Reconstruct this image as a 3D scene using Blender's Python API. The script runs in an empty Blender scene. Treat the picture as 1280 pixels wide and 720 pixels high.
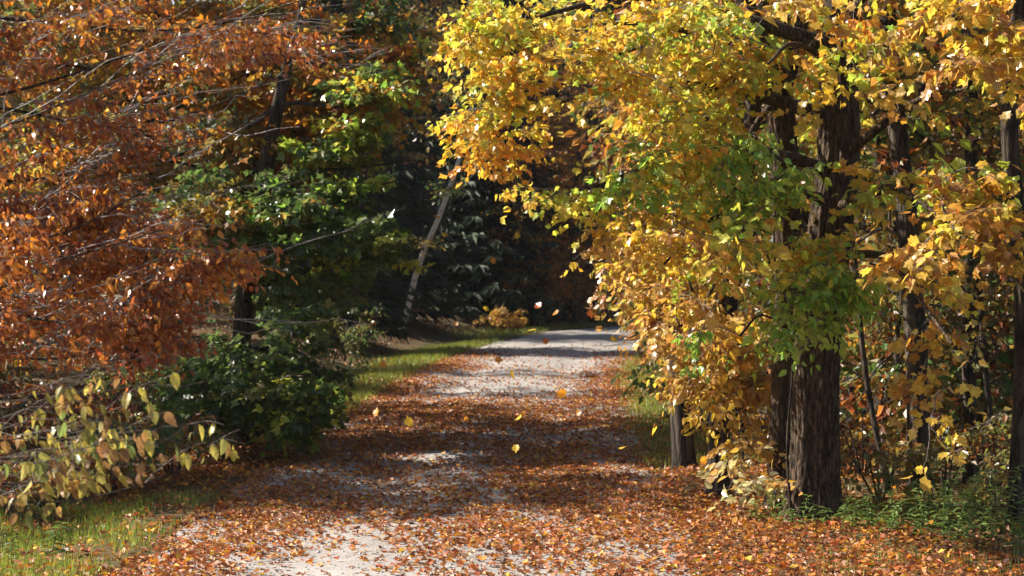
import bpy, math, random
import numpy as np
rng = np.random.default_rng(11)
random.seed(11)
SC = bpy.context.scene
COL = SC.collection

# ------------------------------------------------------------------ camera, sky, sun, exposure
FPX = 2700.0                                   # focal length in pixels of the 1280-wide photograph
CAM = np.array([0.0, 0.0, 2.9])
PITCH = -math.atan(51 / FPX)
cam = bpy.data.cameras.new('camera')
cam.sensor_width = 36.0
cam.lens = 36.0 * FPX / 1280
cam.clip_start = 0.5
cam.clip_end = 3000
cam.dof.use_dof = True
cam.dof.focus_distance = 18.5
cam.dof.aperture_fstop = 4.0
camo = bpy.data.objects.new('camera', cam)
camo.location = CAM
camo.rotation_euler = (math.radians(90) + PITCH, 0, 0)
COL.objects.link(camo)
SC.camera = camo

SUN_EL, SUN_AZ = math.radians(37), math.radians(78)      # azimuth: turned left from the view direction (+Y)
SUN = np.array([-math.sin(SUN_AZ) * math.cos(SUN_EL), math.cos(SUN_AZ) * math.cos(SUN_EL), math.sin(SUN_EL)])
world = bpy.data.worlds.new('World')
SC.world = world
world.use_nodes = True
wn = world.node_tree.nodes
sky = wn.new('ShaderNodeTexSky')
sky.sky_type = 'NISHITA'
sky.sun_disc = False
sky.sun_elevation = SUN_EL
sky.sun_rotation = -SUN_AZ
sky.air_density = 1.0
sky.dust_density = 1.5
world.node_tree.links.new(sky.outputs[0], wn['Background'].inputs['Color'])
wn['Background'].inputs['Strength'].default_value = 0.065
sl = bpy.data.lights.new('sun', 'SUN')
sl.energy = 5.0
sl.angle = math.radians(0.53)
sl.color = (1.0, 0.93, 0.82)
so = bpy.data.objects.new('sun', sl)
so.rotation_euler = (math.pi / 2 - SUN_EL, 0, math.atan2(SUN[1], SUN[0]) + math.pi / 2)
so.location = (-20, 10, 40)
COL.objects.link(so)
SC.view_settings.view_transform = 'Standard'
SC.view_settings.look = 'None'
SC.view_settings.exposure = 1.45
SC.view_settings.gamma = 1.0
SC.cycles.max_bounces = 8
SC.cycles.transparent_max_bounces = 8
SC.cycles.use_denoising = True

# ------------------------------------------------------------------ small maths
def unit(v):
    v = np.asarray(v, float)
    return v / np.maximum(np.linalg.norm(v, axis=-1, keepdims=True), 1e-9)

def at(px, py, Y):
    """world point at depth Y (metres ahead) seen at a pixel of the 1280x720 photograph"""
    dx, dy = (px - 640) / FPX, -(py - 360) / FPX
    c, s = math.cos(PITCH), math.sin(PITCH)
    d = np.array([dx, c - dy * s, s + dy * c])
    return CAM + d * (Y / d[1])

def project(P):
    P = np.asarray(P, float) - CAM
    c, s = math.cos(PITCH), math.sin(PITCH)
    w = P[..., 1] * c + P[..., 2] * s
    v = -P[..., 1] * s + P[..., 2] * c
    w = np.maximum(w, 0.01)
    return 640 + FPX * P[..., 0] / w, 360 - FPX * v / w, w

def smooth(a, b, x):
    t = np.clip((x - a) / (b - a), 0, 1)
    return t * t * (3 - 2 * t)

def noise2(x, y, s=1.0, seed=0):
    r = np.random.default_rng(seed)
    out = np.zeros(np.broadcast(x, y).shape)
    tot = 0
    for k in range(7):
        a, f, p = r.uniform(0, 6.283), s * r.uniform(0.6, 2.6), r.uniform(0, 6.283)
        w = 1 / (0.6 + f / s)
        out = out + w * np.sin(f * (np.cos(a) * x + np.sin(a) * y) + p + 0.8 * np.sin(f * 0.7 * (np.sin(a) * x - np.cos(a) * y) + p * 2))
        tot += w
    return out / tot * 1.6

def noise3(P, s=1.0, seed=0):
    return (noise2(P[..., 0], P[..., 1] + 0.37 * P[..., 2], s, seed) + noise2(P[..., 2] * 1.1, P[..., 0] - 0.4 * P[..., 1], s, seed + 50)) * 0.7

def catmull(pts, n):
    pts = np.asarray(pts, float)
    P = np.vstack([2 * pts[0] - pts[1], pts, 2 * pts[-1] - pts[-2]])
    m = len(pts) - 1
    t = np.linspace(0, m, n)
    i = np.minimum(t.astype(int), m - 1)
    u = (t - i)[:, None]
    a, b, c, d = P[i], P[i + 1], P[i + 2], P[i + 3]
    return 0.5 * (2 * b + (c - a) * u + (2 * a - 5 * b + 4 * c - d) * u ** 2 + (3 * b - a - 3 * c + d) * u ** 3)

# ------------------------------------------------------------------ mesh making
def mesh_from(name, V, F, mat, col=None, sm=False):
    V = np.ascontiguousarray(V, np.float32)
    F = np.ascontiguousarray(F, np.int32)
    me = bpy.data.meshes.new(name)
    me.vertices.add(len(V))
    me.vertices.foreach_set('co', V.ravel())
    me.loops.add(F.size)
    me.loops.foreach_set('vertex_index', F.ravel())
    me.polygons.add(len(F))
    k = F.shape[1]
    me.polygons.foreach_set('loop_start', np.arange(0, F.size, k, dtype=np.int32))
    try:
        me.polygons.foreach_set('loop_total', np.full(len(F), k, np.int32))
    except Exception:
        pass
    me.polygons.foreach_set('use_smooth', np.full(len(F), sm, bool))
    if col is not None:
        a = me.attributes.new('tint', 'FLOAT_COLOR', 'POINT')
        c = np.ones((len(V), 4), np.float32)
        c[:, :3] = col
        a.data.foreach_set('color', c.ravel())
    me.materials.append(mat)
    me.update(calc_edges=True)
    return me

def link(name, me, parent=None, loc=None):
    o = bpy.data.objects.new(name, me)
    COL.objects.link(o)
    if parent is not None:
        o.parent = parent
    if loc is not None:
        o.location = loc
    return o

def empty(name, loc, label, cat, group=None):
    o = bpy.data.objects.new(name, None)
    o.location = loc
    o.empty_display_size = 0.3
    COL.objects.link(o)
    tag(o, label, cat, group)
    return o

def tag(o, label=None, cat=None, group=None, kind=None):
    if label: o['label'] = label
    if cat: o['category'] = cat
    if group: o['group'] = group
    if kind: o['kind'] = kind

def tubes(P, R, sides=3):
    """batch of tubes: P (B,n,3), R (B,n) -> V, F(tri)"""
    P = np.asarray(P, float)
    B, n, _ = P.shape
    T = np.empty_like(P)
    T[:, 1:-1] = P[:, 2:] - P[:, :-2]
    T[:, 0] = P[:, 1] - P[:, 0]
    T[:, -1] = P[:, -1] - P[:, -2]
    T = unit(T)
    D = unit(P[:, -1] - P[:, 0])
    ref = np.where(np.abs(D[:, 2:3]) < 0.8, np.array([[0, 0, 1.0]]), np.array([[1.0, 0, 0]]))[:, None, :]
    A = unit(np.cross(T, ref))
    Bv = np.cross(T, A)
    th = np.linspace(0, 2 * math.pi, sides, endpoint=False)
    ring = A[:, :, None, :] * np.cos(th)[None, None, :, None] + Bv[:, :, None, :] * np.sin(th)[None, None, :, None]
    R = np.asarray(R, float)
    Rr = R[:, :, None, None] if R.ndim == 2 else R[..., None]
    V = P[:, :, None, :] + ring * Rr
    V = V.reshape(-1, 3)
    b = np.arange(B)[:, None, None] * (n * sides)
    i = np.arange(n - 1)[None, :, None] * sides
    j = np.arange(sides)[None, None, :]
    j2 = (j + 1) % sides
    q0, q1, q2, q3 = b + i + j, b + i + j2, b + i + sides + j2, b + i + sides + j
    F = np.stack([np.stack([q0, q1, q2], -1), np.stack([q0, q2, q3], -1)], -2).reshape(-1, 3)
    return V, F

# ------------------------------------------------------------------ leaf templates: tip along +Y, face along +Z, about 1 unit long
def fan(outline, centre, cup=0.1, droop=0.12):
    o = np.array(outline, float)
    pts = np.vstack([[centre], o])
    z = cup * np.abs(pts[:, 0]) ** 1.3 * 1.4 - droop * pts[:, 1] ** 2
    z[0] -= 0.02
    V = np.column_stack([pts, z])
    n = len(o)
    F = np.array([[0, 1 + i, 1 + (i + 1) % n] for i in range(n)])
    return V, F[:, ::-1].copy()

half = [(0.03, -0.02), (0.33, 0.0), (0.31, 0.2), (0.54, 0.38), (0.40, 0.47), (0.42, 0.68), (0.21, 0.67), (0.0, 1.0)]
outl = half + [(-x, y) for x, y in half[-2:0:-1]] + [(-0.03, -0.02)]
MAPLE = fan([(x, y) for x, y in outl], (0.0, 0.30), 0.14, 0.16)
MAPLE_FLAT = fan([(x, y) for x, y in outl], (0.0, 0.30), -0.22, 0.10)
h2 = [(0.3, 0.05), (0.52, 0.42), (0.22, 0.5), (0.0, 1.0)]
MAPLE_LOW = fan([(0, 0)] + h2 + [(-x, y) for x, y in h2[-2::-1]], (0.0, 0.34), 0.12, 0.12)

def ovate(w=0.29, fold=0.12, droop=0.22):
    ys = np.array([0, 0.2, 0.45, 0.75, 1.0])
    ws = np.array([0, w * 0.85, w, w * 0.6, 0])
    V, F = [], []
    for y, a in zip(ys, ws):
        z = -droop * y * y
        V += [(0, y, z), (a, y, z + fold * a * 2), (-a, y, z + fold * a * 2)]
    for i in range(4):
        a, b = 3 * i, 3 * i + 3
        if i == 0:
            F += [(a, b + 1, b), (a, b, b + 2)]
        elif i == 3:
            F += [(a, a + 1, b), (a, b, a + 2)]
        else:
            F += [(a, a + 1, b + 1), (a, b + 1, b), (a, b, b + 2), (a, b + 2, a + 2)]
    return np.array(V, float), np.array(F)[:, ::-1].copy()
OVATE = ovate()
OVATE_THIN = ovate(0.2, 0.2, 0.3)
OVATE_CURL = ovate(0.26, 0.55, -0.25)
def diamond(w=0.3, fold=0.1):
    V = np.array([(0, 0, 0), (w, 0.42, fold), (0, 1, -0.12), (-w, 0.42, fold)], float)
    return V, np.array([(0, 1, 2), (0, 2, 3)])
DIAMOND = diamond(0.33)
DIAMOND_CURL = diamond(0.34, 0.3)
BLADE = diamond(0.13, 0.02)

def leaf_frames(T, N):
    T = unit(T)
    N = N - (N * T).sum(-1, keepdims=True) * T
    N = unit(N)
    X = np.cross(T, N)
    return np.stack([X, T, N], -1)             # columns

def leaf_geo(tmpl, P, M, S, C):
    V0, F0 = tmpl
    n, k = len(P), len(V0)
    V = np.einsum('nij,kj->nki', M, V0) * S[:, None, None] + P[:, None, :]
    F = F0[None] + (np.arange(n) * k)[:, None, None]
    return V.reshape(-1, 3), F.reshape(-1, 3), np.repeat(C, k, axis=0)

# ------------------------------------------------------------------ materials
def new_mat(name):
    m = bpy.data.materials.new(name)
    m.use_nodes = True
    nt = m.node_tree
    return m, nt, nt.nodes, nt.links, nt.nodes['Principled BSDF']

def leaf_mat(name, trans=0.45, rough=0.42, spec=0.5, tsat=1.15):
    m, nt, N, L, b = new_mat(name)
    at_ = N.new('ShaderNodeAttribute'); at_.attribute_name = 'tint'
    geo = N.new('ShaderNodeNewGeometry')
    nz = N.new('ShaderNodeTexNoise'); nz.inputs['Scale'].default_value = 22; nz.inputs['Detail'].default_value = 3
    L.new(geo.outputs['Position'], nz.inputs['Vector'])
    rm = N.new('ShaderNodeMapRange'); rm.inputs[1].default_value = 0.3; rm.inputs[2].default_value = 0.7
    rm.inputs[3].default_value = 0.72; rm.inputs[4].default_value = 1.2
    L.new(nz.outputs['Fac'], rm.inputs[0])
    mx = N.new('ShaderNodeMix'); mx.data_type = 'RGBA'; mx.blend_type = 'MULTIPLY'; mx.inputs[0].default_value = 1.0
    L.new(at_.outputs['Color'], mx.inputs[6]); L.new(rm.outputs[0], mx.inputs[7])
    L.new(mx.outputs[2], b.inputs['Base Color'])
    b.inputs['Roughness'].default_value = rough
    b.inputs['Specular IOR Level'].default_value = spec
    tr = N.new('ShaderNodeBsdfTranslucent')
    hs = N.new('ShaderNodeHueSaturation'); hs.inputs['Saturation'].default_value = tsat; hs.inputs['Value'].default_value = 1.25
    L.new(mx.outputs[2], hs.inputs['Color']); L.new(hs.outputs[0], tr.inputs['Color'])
    ms = N.new('ShaderNodeMixShader'); ms.inputs[0].default_value = trans
    L.new(b.outputs[0], ms.inputs[1]); L.new(tr.outputs[0], ms.inputs[2])
    L.new(ms.outputs[0], N['Material Output'].inputs['Surface'])
    return m
M_LEAF = leaf_mat('living_leaf', 0.5, 0.34, 0.6, 1.02)
M_DRY = leaf_mat('dry_leaf', 0.22, 0.5, 0.4, 1.05)
M_NEEDLE = leaf_mat('needles', 0.15, 0.55, 0.25, 1.0)
M_GRASS = leaf_mat('grass_blade', 0.35, 0.4, 0.45)

def bark_mat(name, c1, c2, sc=9.0, stretch=0.16, bump=0.8, birch=False):
    m, nt, N, L, b = new_mat(name)
    tc = N.new('ShaderNodeTexCoord')
    mp = N.new('ShaderNodeMapping')
    mp.inputs['Scale'].default_value = (1, 1, 6.0) if birch else (1, 1, stretch)
    L.new(tc.outputs['Object'], mp.inputs['Vector'])
    nz = N.new('ShaderNodeTexNoise'); nz.inputs['Scale'].default_value = sc; nz.inputs['Detail'].default_value = 7; nz.inputs['Roughness'].default_value = 0.65
    nz.inputs['Distortion'].default_value = 0.6
    L.new(mp.outputs[0], nz.inputs['Vector'])
    vo = N.new('ShaderNodeTexVoronoi'); vo.feature = 'DISTANCE_TO_EDGE'; vo.inputs['Scale'].default_value = sc * 1.5
    mpv = N.new('ShaderNodeMapping'); mpv.inputs['Scale'].default_value = (1, 1, 1.0 if birch else 0.11)
    wz = N.new('ShaderNodeTexNoise'); wz.inputs['Scale'].default_value = 5.0; wz.inputs['Detail'].default_value = 5
    L.new(tc.outputs['Object'], wz.inputs['Vector'])
    wa = N.new('ShaderNodeMix'); wa.data_type = 'RGBA'; wa.blend_type = 'LINEAR_LIGHT'; wa.inputs[0].default_value = 0.055
    L.new(tc.outputs['Object'], wa.inputs[6]); L.new(wz.outputs['Color'], wa.inputs[7])
    L.new(wa.outputs[2], mpv.inputs['Vector']); L.new(mpv.outputs[0], vo.inputs['Vector'])
    big = N.new('ShaderNodeTexNoise'); big.inputs['Scale'].default_value = 2.2; big.inputs['Detail'].default_value = 4
    L.new(tc.outputs['Object'], big.inputs['Vector'])
    cr = N.new('ShaderNodeValToRGB')
    cr.color_ramp.elements[0].position = 0.36 if birch else 0.34
    cr.color_ramp.elements[1].position = 0.44 if birch else 0.68
    cr.color_ramp.elements[0].color = (*c1, 1); cr.color_ramp.elements[1].color = (*c2, 1)
    L.new(nz.outputs['Fac'], cr.inputs['Fac'])
    mx = N.new('ShaderNodeMix'); mx.data_type = 'RGBA'; mx.blend_type = 'MIX'
    mr = N.new('ShaderNodeMapRange'); mr.inputs[1].default_value = 0.5; mr.inputs[2].default_value = 0.72; mr.inputs[3].default_value = 0; mr.inputs[4].default_value = 0.5
    L.new(big.outputs['Fac'], mr.inputs[0]); L.new(mr.outputs[0], mx.inputs[0])
    L.new(cr.outputs[0], mx.inputs[6])
    mx.inputs[7].default_value = (c2[0] * 1.0, c2[1] * 1.25, c2[2] * 1.0, 1)      # lichen patches
    ck = N.new('ShaderNodeMapRange'); ck.inputs[1].default_value = 0.0; ck.inputs[2].default_value = 0.16; ck.inputs[3].default_value = 0.9 if birch else 0.25; ck.inputs[4].default_value = 1.1
    L.new(vo.outputs['Distance'], ck.inputs[0])
    mk = N.new('ShaderNodeMix'); mk.data_type = 'RGBA'; mk.blend_type = 'MULTIPLY'; mk.inputs[0].default_value = 1.0
    L.new(mx.outputs[2], mk.inputs[6]); L.new(ck.outputs[0], mk.inputs[7])
    L.new(mk.outputs[2], b.inputs['Base Color'])
    b.inputs['Roughness'].default_value = 0.9
    b.inputs['Specular IOR Level'].default_value = 0.2
    ad = N.new('ShaderNodeMath'); ad.operation = 'MULTIPLY_ADD'; ad.inputs[1].default_value = 1.2
    L.new(vo.outputs['Distance'], ad.inputs[0]); L.new(nz.outputs['Fac'], ad.inputs[2])
    bp = N.new('ShaderNodeBump'); bp.inputs['Strength'].default_value = bump; bp.inputs['Distance'].default_value = 0.03
    L.new(ad.outputs[0], bp.inputs['Height']); L.new(bp.outputs[0], b.inputs['Normal'])
    return m
M_BARK = bark_mat('maple_bark', (0.018, 0.012, 0.008), (0.115, 0.074, 0.048), 15.0, 0.3, 1.0)
M_BARKD = bark_mat('forest_bark', (0.022, 0.016, 0.012), (0.09, 0.066, 0.050))
M_BIRCH = bark_mat('birch_bark', (0.06, 0.05, 0.045), (0.5, 0.48, 0.46), 5.0, bump=0.2, birch=True)
M_TWIG = bark_mat('twig_bark', (0.09, 0.07, 0.06), (0.26, 0.21, 0.18), 30.0, 0.6, 0.2)
M_TWIGP = bark_mat('pale_twig_bark', (0.11, 0.085, 0.075), (0.31, 0.255, 0.23), 30.0, 0.6, 0.2)
for _m in (M_TWIGP,):
    _b = _m.node_tree.nodes['Principled BSDF']; _b.inputs['Roughness'].default_value = 0.45; _b.inputs['Specular IOR Level'].default_value = 0.6

def ramp_mat(name, stops, scales, rough=0.95, bump=0.5, bdist=0.02):
    m, nt, N, L, b = new_mat(name)
    geo = N.new('ShaderNodeNewGeometry')
    prev = None
    for sc, w in scales:
        nz = N.new('ShaderNodeTexNoise'); nz.inputs['Scale'].default_value = sc; nz.inputs['Detail'].default_value = 6; nz.inputs['Roughness'].default_value = 0.65
        L.new(geo.outputs['Position'], nz.inputs['Vector'])
        mu = N.new('ShaderNodeMath'); mu.operation = 'MULTIPLY_ADD'; mu.inputs[1].default_value = w
        L.new(nz.outputs['Fac'], mu.inputs[0])
        if prev is not None: L.new(prev, mu.inputs[2])
        else: mu.inputs[2].default_value = 0
        prev = mu.outputs[0]
    cr = N.new('ShaderNodeValToRGB')
    el = cr.color_ramp.elements
    el[0].position, el[0].color = stops[0][0], (*stops[0][1], 1)
    el[1].position, el[1].color = stops[-1][0], (*stops[-1][1], 1)
    for p, c in stops[1:-1]:
        e = el.new(p); e.color = (*c, 1)
    L.new(prev, cr.inputs['Fac']); L.new(cr.outputs[0], b.inputs['Base Color'])
    b.inputs['Roughness'].default_value = rough
    b.inputs['Specular IOR Level'].default_value = 0.25
    bp = N.new('ShaderNodeBump'); bp.inputs['Strength'].default_value = bump; bp.inputs['Distance'].default_value = bdist
    L.new(prev, bp.inputs['Height']); L.new(bp.outputs[0], b.inputs['Normal'])
    return m
M_ROAD = ramp_mat('gravel_road', [(0.30, (0.13, 0.115, 0.10)), (0.48, (0.26, 0.235, 0.215)), (0.62, (0.40, 0.375, 0.35))],
                  [(0.5, 0.3), (9.0, 0.3), (60.0, 0.4)], 0.9, 0.9, 0.03)
M_SOIL = ramp_mat('leafy_soil', [(0.3, (0.035, 0.024, 0.014)), (0.46, (0.11, 0.062, 0.028)), (0.56, (0.075, 0.075, 0.03)), (0.66, (0.17, 0.10, 0.045))],
                  [(0.7, 0.4), (7.0, 0.3), (40.0, 0.3)], 0.95, 1.0, 0.06)
M_STONE = ramp_mat('stone', [(0.3, (0.22, 0.21, 0.19)), (0.7, (0.46, 0.44, 0.41))], [(6.0, 0.6), (40.0, 0.4)], 0.9, 0.4)

# ------------------------------------------------------------------ the setting: ground and road
CY = np.array([-60, 0, 18, 22.6, 29, 37, 48.6, 57, 64.7, 70, 74, 78, 82, 86, 92, 120.0])
CX = np.array([-1.6, -1.2, -0.85, -0.78, -0.6, -0.34, 0.12, 0.85, 1.85, 2.7, 3.7, 5.4, 8.0, 11.8, 19, 60.0])
_yy = np.linspace(-60, 120, 1801)
_cc = np.interp(_yy, CY, CX)
_ker = np.hanning(41); _ker /= _ker.sum()
_cc = np.convolve(np.pad(_cc, 20, mode='edge'), _ker, 'valid')
def road_c(y): return np.interp(y, _yy, _cc)
def road_hw(y): return np.interp(y, [0, 22, 40, 60, 80], [2.75, 2.72, 2.62, 2.58, 2.55])
def side_d(x, y):
    """signed distance outside the road edge, and which side (-1 left, 1 right)"""
    c = road_c(y)
    return np.abs(x - c) - road_hw(y), np.sign(x - c)
def road_z(x, y):
    u = (x - road_c(y)) / road_hw(y)
    return 0.05 * (1 - u * u) + 0.018 * noise2(x, y, 1.1, 3) - 0.035 * (np.exp(-((u - 0.38) / 0.13) ** 2) + np.exp(-((u + 0.42) / 0.13) ** 2)) + 0.0 * y
def ground_z(x, y):
    d, s = side_d(x, y)
    dd = np.maximum(d, 0)
    left = -0.10 * smooth(0.3, 1.5, dd) + 0.65 * smooth(1.6, 4.6, dd) + 0.05 * np.maximum(dd - 4, 0)
    right = 0.04 * smooth(0, 1, dd) - 0.06 * smooth(1.5, 3, dd) + 0.035 * np.maximum(dd - 3, 0)
    z = np.where(s < 0, left, right) + 0.06 * noise2(x, y, 0.9, 5) * smooth(0.2, 2, dd) + 0.02 * noise2(x, y, 4.0, 6) * smooth(0.0, 0.5, dd)
    z = z + 0.035 * np.maximum(y - 84, 0) * smooth(0.5, 4, dd)
    return z - 0.09 * (1 - smooth(-0.75, -0.2, d))
def surf_z(x, y):
    d, _ = side_d(x, y)
    return np.where(d < -0.28, np.maximum(road_z(x, y), ground_z(x, y)), np.maximum(ground_z(x, y), road_z(x, y) - 0.3 * np.maximum(d + 0.05, 0)))

def axis(lo, hi, flo, fhi, fine, coarse):
    a = np.arange(flo, fhi, fine)
    return np.concatenate([np.linspace(lo, flo, coarse, endpoint=False), a, np.linspace(fhi, hi, coarse)])
gx = axis(-400, 400, -14, 14, 0.22, 22); gy = axis(-150, 600, 8, 96, 0.4, 26)
X, Y = np.meshgrid(gx, gy)
Z = ground_z(np.clip(X, -40, 60), np.clip(Y, -50, 110))
V = np.stack([X, Y, Z], -1).reshape(-1, 3)
i, j = np.meshgrid(np.arange(len(gy) - 1), np.arange(len(gx) - 1), indexing='ij')
a = (i * len(gx) + j).ravel()
F = np.stack([a, a + 1, a + len(gx) + 1, a + len(gx)], -1)
g = link('ground', mesh_from('ground', V, F, M_SOIL, sm=True)); g['kind'] = 'structure'
ys = np.concatenate([np.linspace(-50, 8, 30, endpoint=False), np.arange(8, 100, 0.25)])
us = np.linspace(-1, 1, 37)
YY, UU = np.meshgrid(ys, us, indexing='ij')
edge = 1 + 0.06 * noise2(YY, UU * 0 + np.sign(UU) * 9, 1.3, 8) + 0.03 * noise2(YY, np.sign(UU) * 5 + UU * 0, 5.0, 9)
XX = road_c(YY) + UU * road_hw(YY) * edge
ZZ = road_z(XX, YY) - 0.05 * smooth(0.93, 1.0, np.abs(UU))
V = np.stack([XX, YY, ZZ], -1).reshape(-1, 3)
i, j = np.meshgrid(np.arange(len(ys) - 1), np.arange(len(us) - 1), indexing='ij')
a = (i * len(us) + j).ravel()
F = np.stack([a, a + 1, a + len(us) + 1, a + len(us)], -1)
r_ = link('gravel_road', mesh_from('gravel_road', V, F, M_ROAD, sm=True)); r_['kind'] = 'structure'

# ------------------------------------------------------------------ trees
TREES = []
def vol(px, py, Y, rx, ry, rY, n, pal, **k):
    """a foliage volume: centre and radii given where the photo shows it, at its own distance"""
    d = dict(c=at(px, py, Y), r=np.array([rx * Y / FPX, rY, ry * Y / FPX]), n=n, pal=pal); d.update(k); return d

class Tree:
    def __init__(s, name, label, base, bark=M_BARKD, twig=M_TWIG, leaf=M_LEAF, tmpl=MAPLE, cat='tree', group=None, parts=0, leaf_name='leaf'):
        s.root = empty(name, base, label, cat, group)
        s.base = np.array(base, float)
        s.bark, s.twigm, s.leafm, s.tmpl, s.parts, s.leaf_name = bark, twig, leaf, tmpl, parts, leaf_name
        s.skel, s.skr, s.tw4, s.tw4r, s.tw7, s.tw7r = [], [], [], [], [], []
        s.P, s.T, s.N, s.S, s.C = [], [], [], [], []
        s.holes = []
        TREES.append(s)
    def _sk(s, P, R): s.skel.append(P); s.skr.append(R)
    def trunk(s, pts, r, name='trunk', sides=18, n=None, flare=0.0, rough=0.07, bark=None, ridge=0.0):
        pts = np.asarray(pts, float)
        L = np.linalg.norm(np.diff(pts, axis=0), axis=1).sum()
        n = n or int(max(8, L * 7))
        P = catmull(pts, n)
        t = np.linspace(0, 1, n)
        R = np.interp(t, np.linspace(0, 1, len(r)), r)
        z = t * L
        th = np.linspace(0, 2 * math.pi, sides, endpoint=False)
        ph = rng.uniform(0, 6.28, 6)
        prof = sum(np.sin(k * th[None, :] + ph[q] + 0.5 * np.sin(z[:, None] * (0.8 + q * 0.5) + ph[q - 1])) / (1 + 0.25 * q) for q, k in enumerate((3, 5, 7, 8)))
        RR = R[:, None] * (1 + rough * 0.5 * prof)
        if ridge:
            for q, kk in enumerate((19, 27, 34)):
                RR = RR + ridge * (0.9 - 0.2 * q) * np.abs(np.sin(kk / 2 * th[None, :] + ph[q] + 1.9 * np.sin(z[:, None] * (2.7 + 0.9 * q) + ph[q + 2]) + 0.5 * np.sin(z[:, None] * 6.1 + 3 * th[None, :]))) - ridge * 0.5
        if flare:
            lob = 1 + 0.5 * np.sin(5 * th + ph[0])[None, :] * 0.6
            RR = RR + (flare * np.exp(-z / 0.28))[:, None] * lob
        V, F = tubes(P[None], RR[None], sides)
        link(name, mesh_from(name, V - s.base, F, bark or s.bark, sm=True), s.root)
        s._sk(P, R)
        return P
    def limb(s, a, b, r0, r1=0.012, sag=0.12, wig=0.05, show=True, sides=8, mid=None):
        a, b = np.asarray(a, float), np.asarray(b, float)
        L = np.linalg.norm(b - a)
        pts = [a]
        for t in (0.3, 0.62):
            q = a + (b - a) * t + np.array([0, 0, sag * L * math.sin(t * 3.14)]) + rng.normal(0, wig * L * 0.5, 3)
            pts.append(q)
        pts.append(b)
        n = max(8, int(L * 6))
        P = catmull(pts, n)
        R = np.linspace(r0, r1, n)
        V, F = tubes(P[None], R[None], sides)
        link('branch', mesh_from('branch', V - s.base, F, s.bark, sm=True), s.root)
        s._sk(P, R)
        return P
    def sprays(s, v, twl=0.38, nt=6, m=4, size=0.13, flat=0.5, maxb=1.8, patch=0.0, jit=0.22, dens=1.0, updir=None, hang=0.5, bare=0.0, lift=0.1, sunny=0.15, ns=2.2, wood=1.0):
        """leafy sprays filling one volume; each grows from the nearest wood, so later ones branch off earlier ones"""
        pal = np.array(v['pal'], float)
        n = int(v['n'] * dens)
        cs, tries = [], 0
        while len(cs) < n and tries < n * 6:
            tries += 1
            c = v['c'] + unit(rng.normal(size=3)) * rng.uniform(0.15, 1) ** (1 / 2.2) * v['r']
            if c[2] < 0.35: continue
            if s.holes:
                hu, hv, hw_ = project(c)
                if any(((hu - h[0]) / h[2]) ** 2 + ((hv - h[1]) / h[3]) ** 2 < 1 and rng.uniform() < h[4] and hw_ < s.base[1] + 0.4 for h in s.holes): continue
            if patch and noise3(c, ns, 21) < patch - 1.0 + rng.normal(0, 0.1): continue
            cs.append(c)
        if not cs: return
        SK = np.concatenate(s.skel); SR = np.concatenate(s.skr)
        cs = np.array(cs)
        pen = np.where(SR > 0.12, 0.4, 0.0)
        d0 = np.array([(np.linalg.norm(SK - c, axis=1) + pen).min() for c in cs])
        cap = len(SK)
        buf = np.empty((cap + 5 * len(cs), 3)); buf[:cap] = SK
        pb = np.zeros(len(buf)); pb[:cap] = pen
        hits = np.zeros(len(buf))
        tb = np.linspace(0, 1, 7)[:, None]
        for c in cs[np.argsort(d0)]:
            back = c - (unit(np.asarray(updir)) * 0.45 if updir is not None else 0)
            dist = np.linalg.norm(buf[:cap] - back, axis=1) + pb[:cap] + 0.10 * hits[:cap]
            k_ = int(dist.argmin()); p = buf[k_].copy()
            hits[max(0, k_ - 2):k_ + 3] += 1
            d = c - p
            L = np.linalg.norm(d)
            if L < 0.15: c = p + np.array([0.2, -0.1, 0.1]); d = c - p; L = 0.25
            if updir is not None: ctl = c - unit(np.asarray(updir) + rng.normal(0, 0.2, 3)) * L * 0.5
            else: ctl = p + d * 0.5 + np.array([0, 0, lift * L * 2]) + rng.normal(0, 0.12 * L, 3)
            bez = lambda t: (1 - t) ** 2 * p + 2 * t * (1 - t) * ctl + t * t * c
            path = bez(tb) + rng.normal(0, 0.012 * L, (7, 3)) * (tb * (1 - tb) * 4)
            s.tw7.append(path); s.tw7r.append(np.linspace(0.008, 0.0028, 7) * (0.6 + 0.5 * min(L, 2)) * wood)
            buf[cap:cap + 5] = path[2:]; cap += 5
            ax = unit((c - ctl) * np.array([1, 1, 0.6]))
            k = nt
            t0 = rng.uniform(0.35, 1.0, k); t0[0] = 1.0
            st = bez(t0[:, None])
            side = unit(np.cross(ax, [0, 0, 1.0]))
            ang = rng.choice([-1, 1], k) * rng.uniform(0.4, 1.25, k); ang[0] = 0
            tdir = ax * np.cos(ang)[:, None] + side * np.sin(ang)[:, None] + rng.normal(0, 1 - flat, (k, 3)) * np.array([0.3, 0.3, 0.5])
            tdir = unit(tdir)
            tl = twl * rng.uniform(0.6, 1.25, k)
            tt = np.linspace(0, 1, 4)
            tw = st[:, None, :] + tdir[:, None, :] * (tl[:, None] * tt)[..., None] + np.array([0, 0, -0.14]) * (tl[:, None] * tt ** 2)[..., None]
            s.tw4.append(tw); s.tw4r.append(np.tile(np.linspace(0.0035, 0.0014, 4) * (0.4 + 0.6 * wood), (k, 1)))
            if rng.uniform() < bare: continue
            u = np.linspace(0.25, 1.0, m)[None, :, None] + rng.uniform(-0.1, 0.1, (k, m, 2))
            u = np.clip(u, 0.05, 1.05)
            pos = st[:, None, None, :] + tdir[:, None, None, :] * (tl[:, None, None] * u)[..., None] + np.array([0, 0, -0.14]) * (tl[:, None, None] * u ** 2)[..., None]
            sd = unit(np.cross(tdir, [0, 0, 1.0]) + 1e-6)
            sgn = np.array([-1.0, 1.0])[None, None, :, None]
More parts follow.
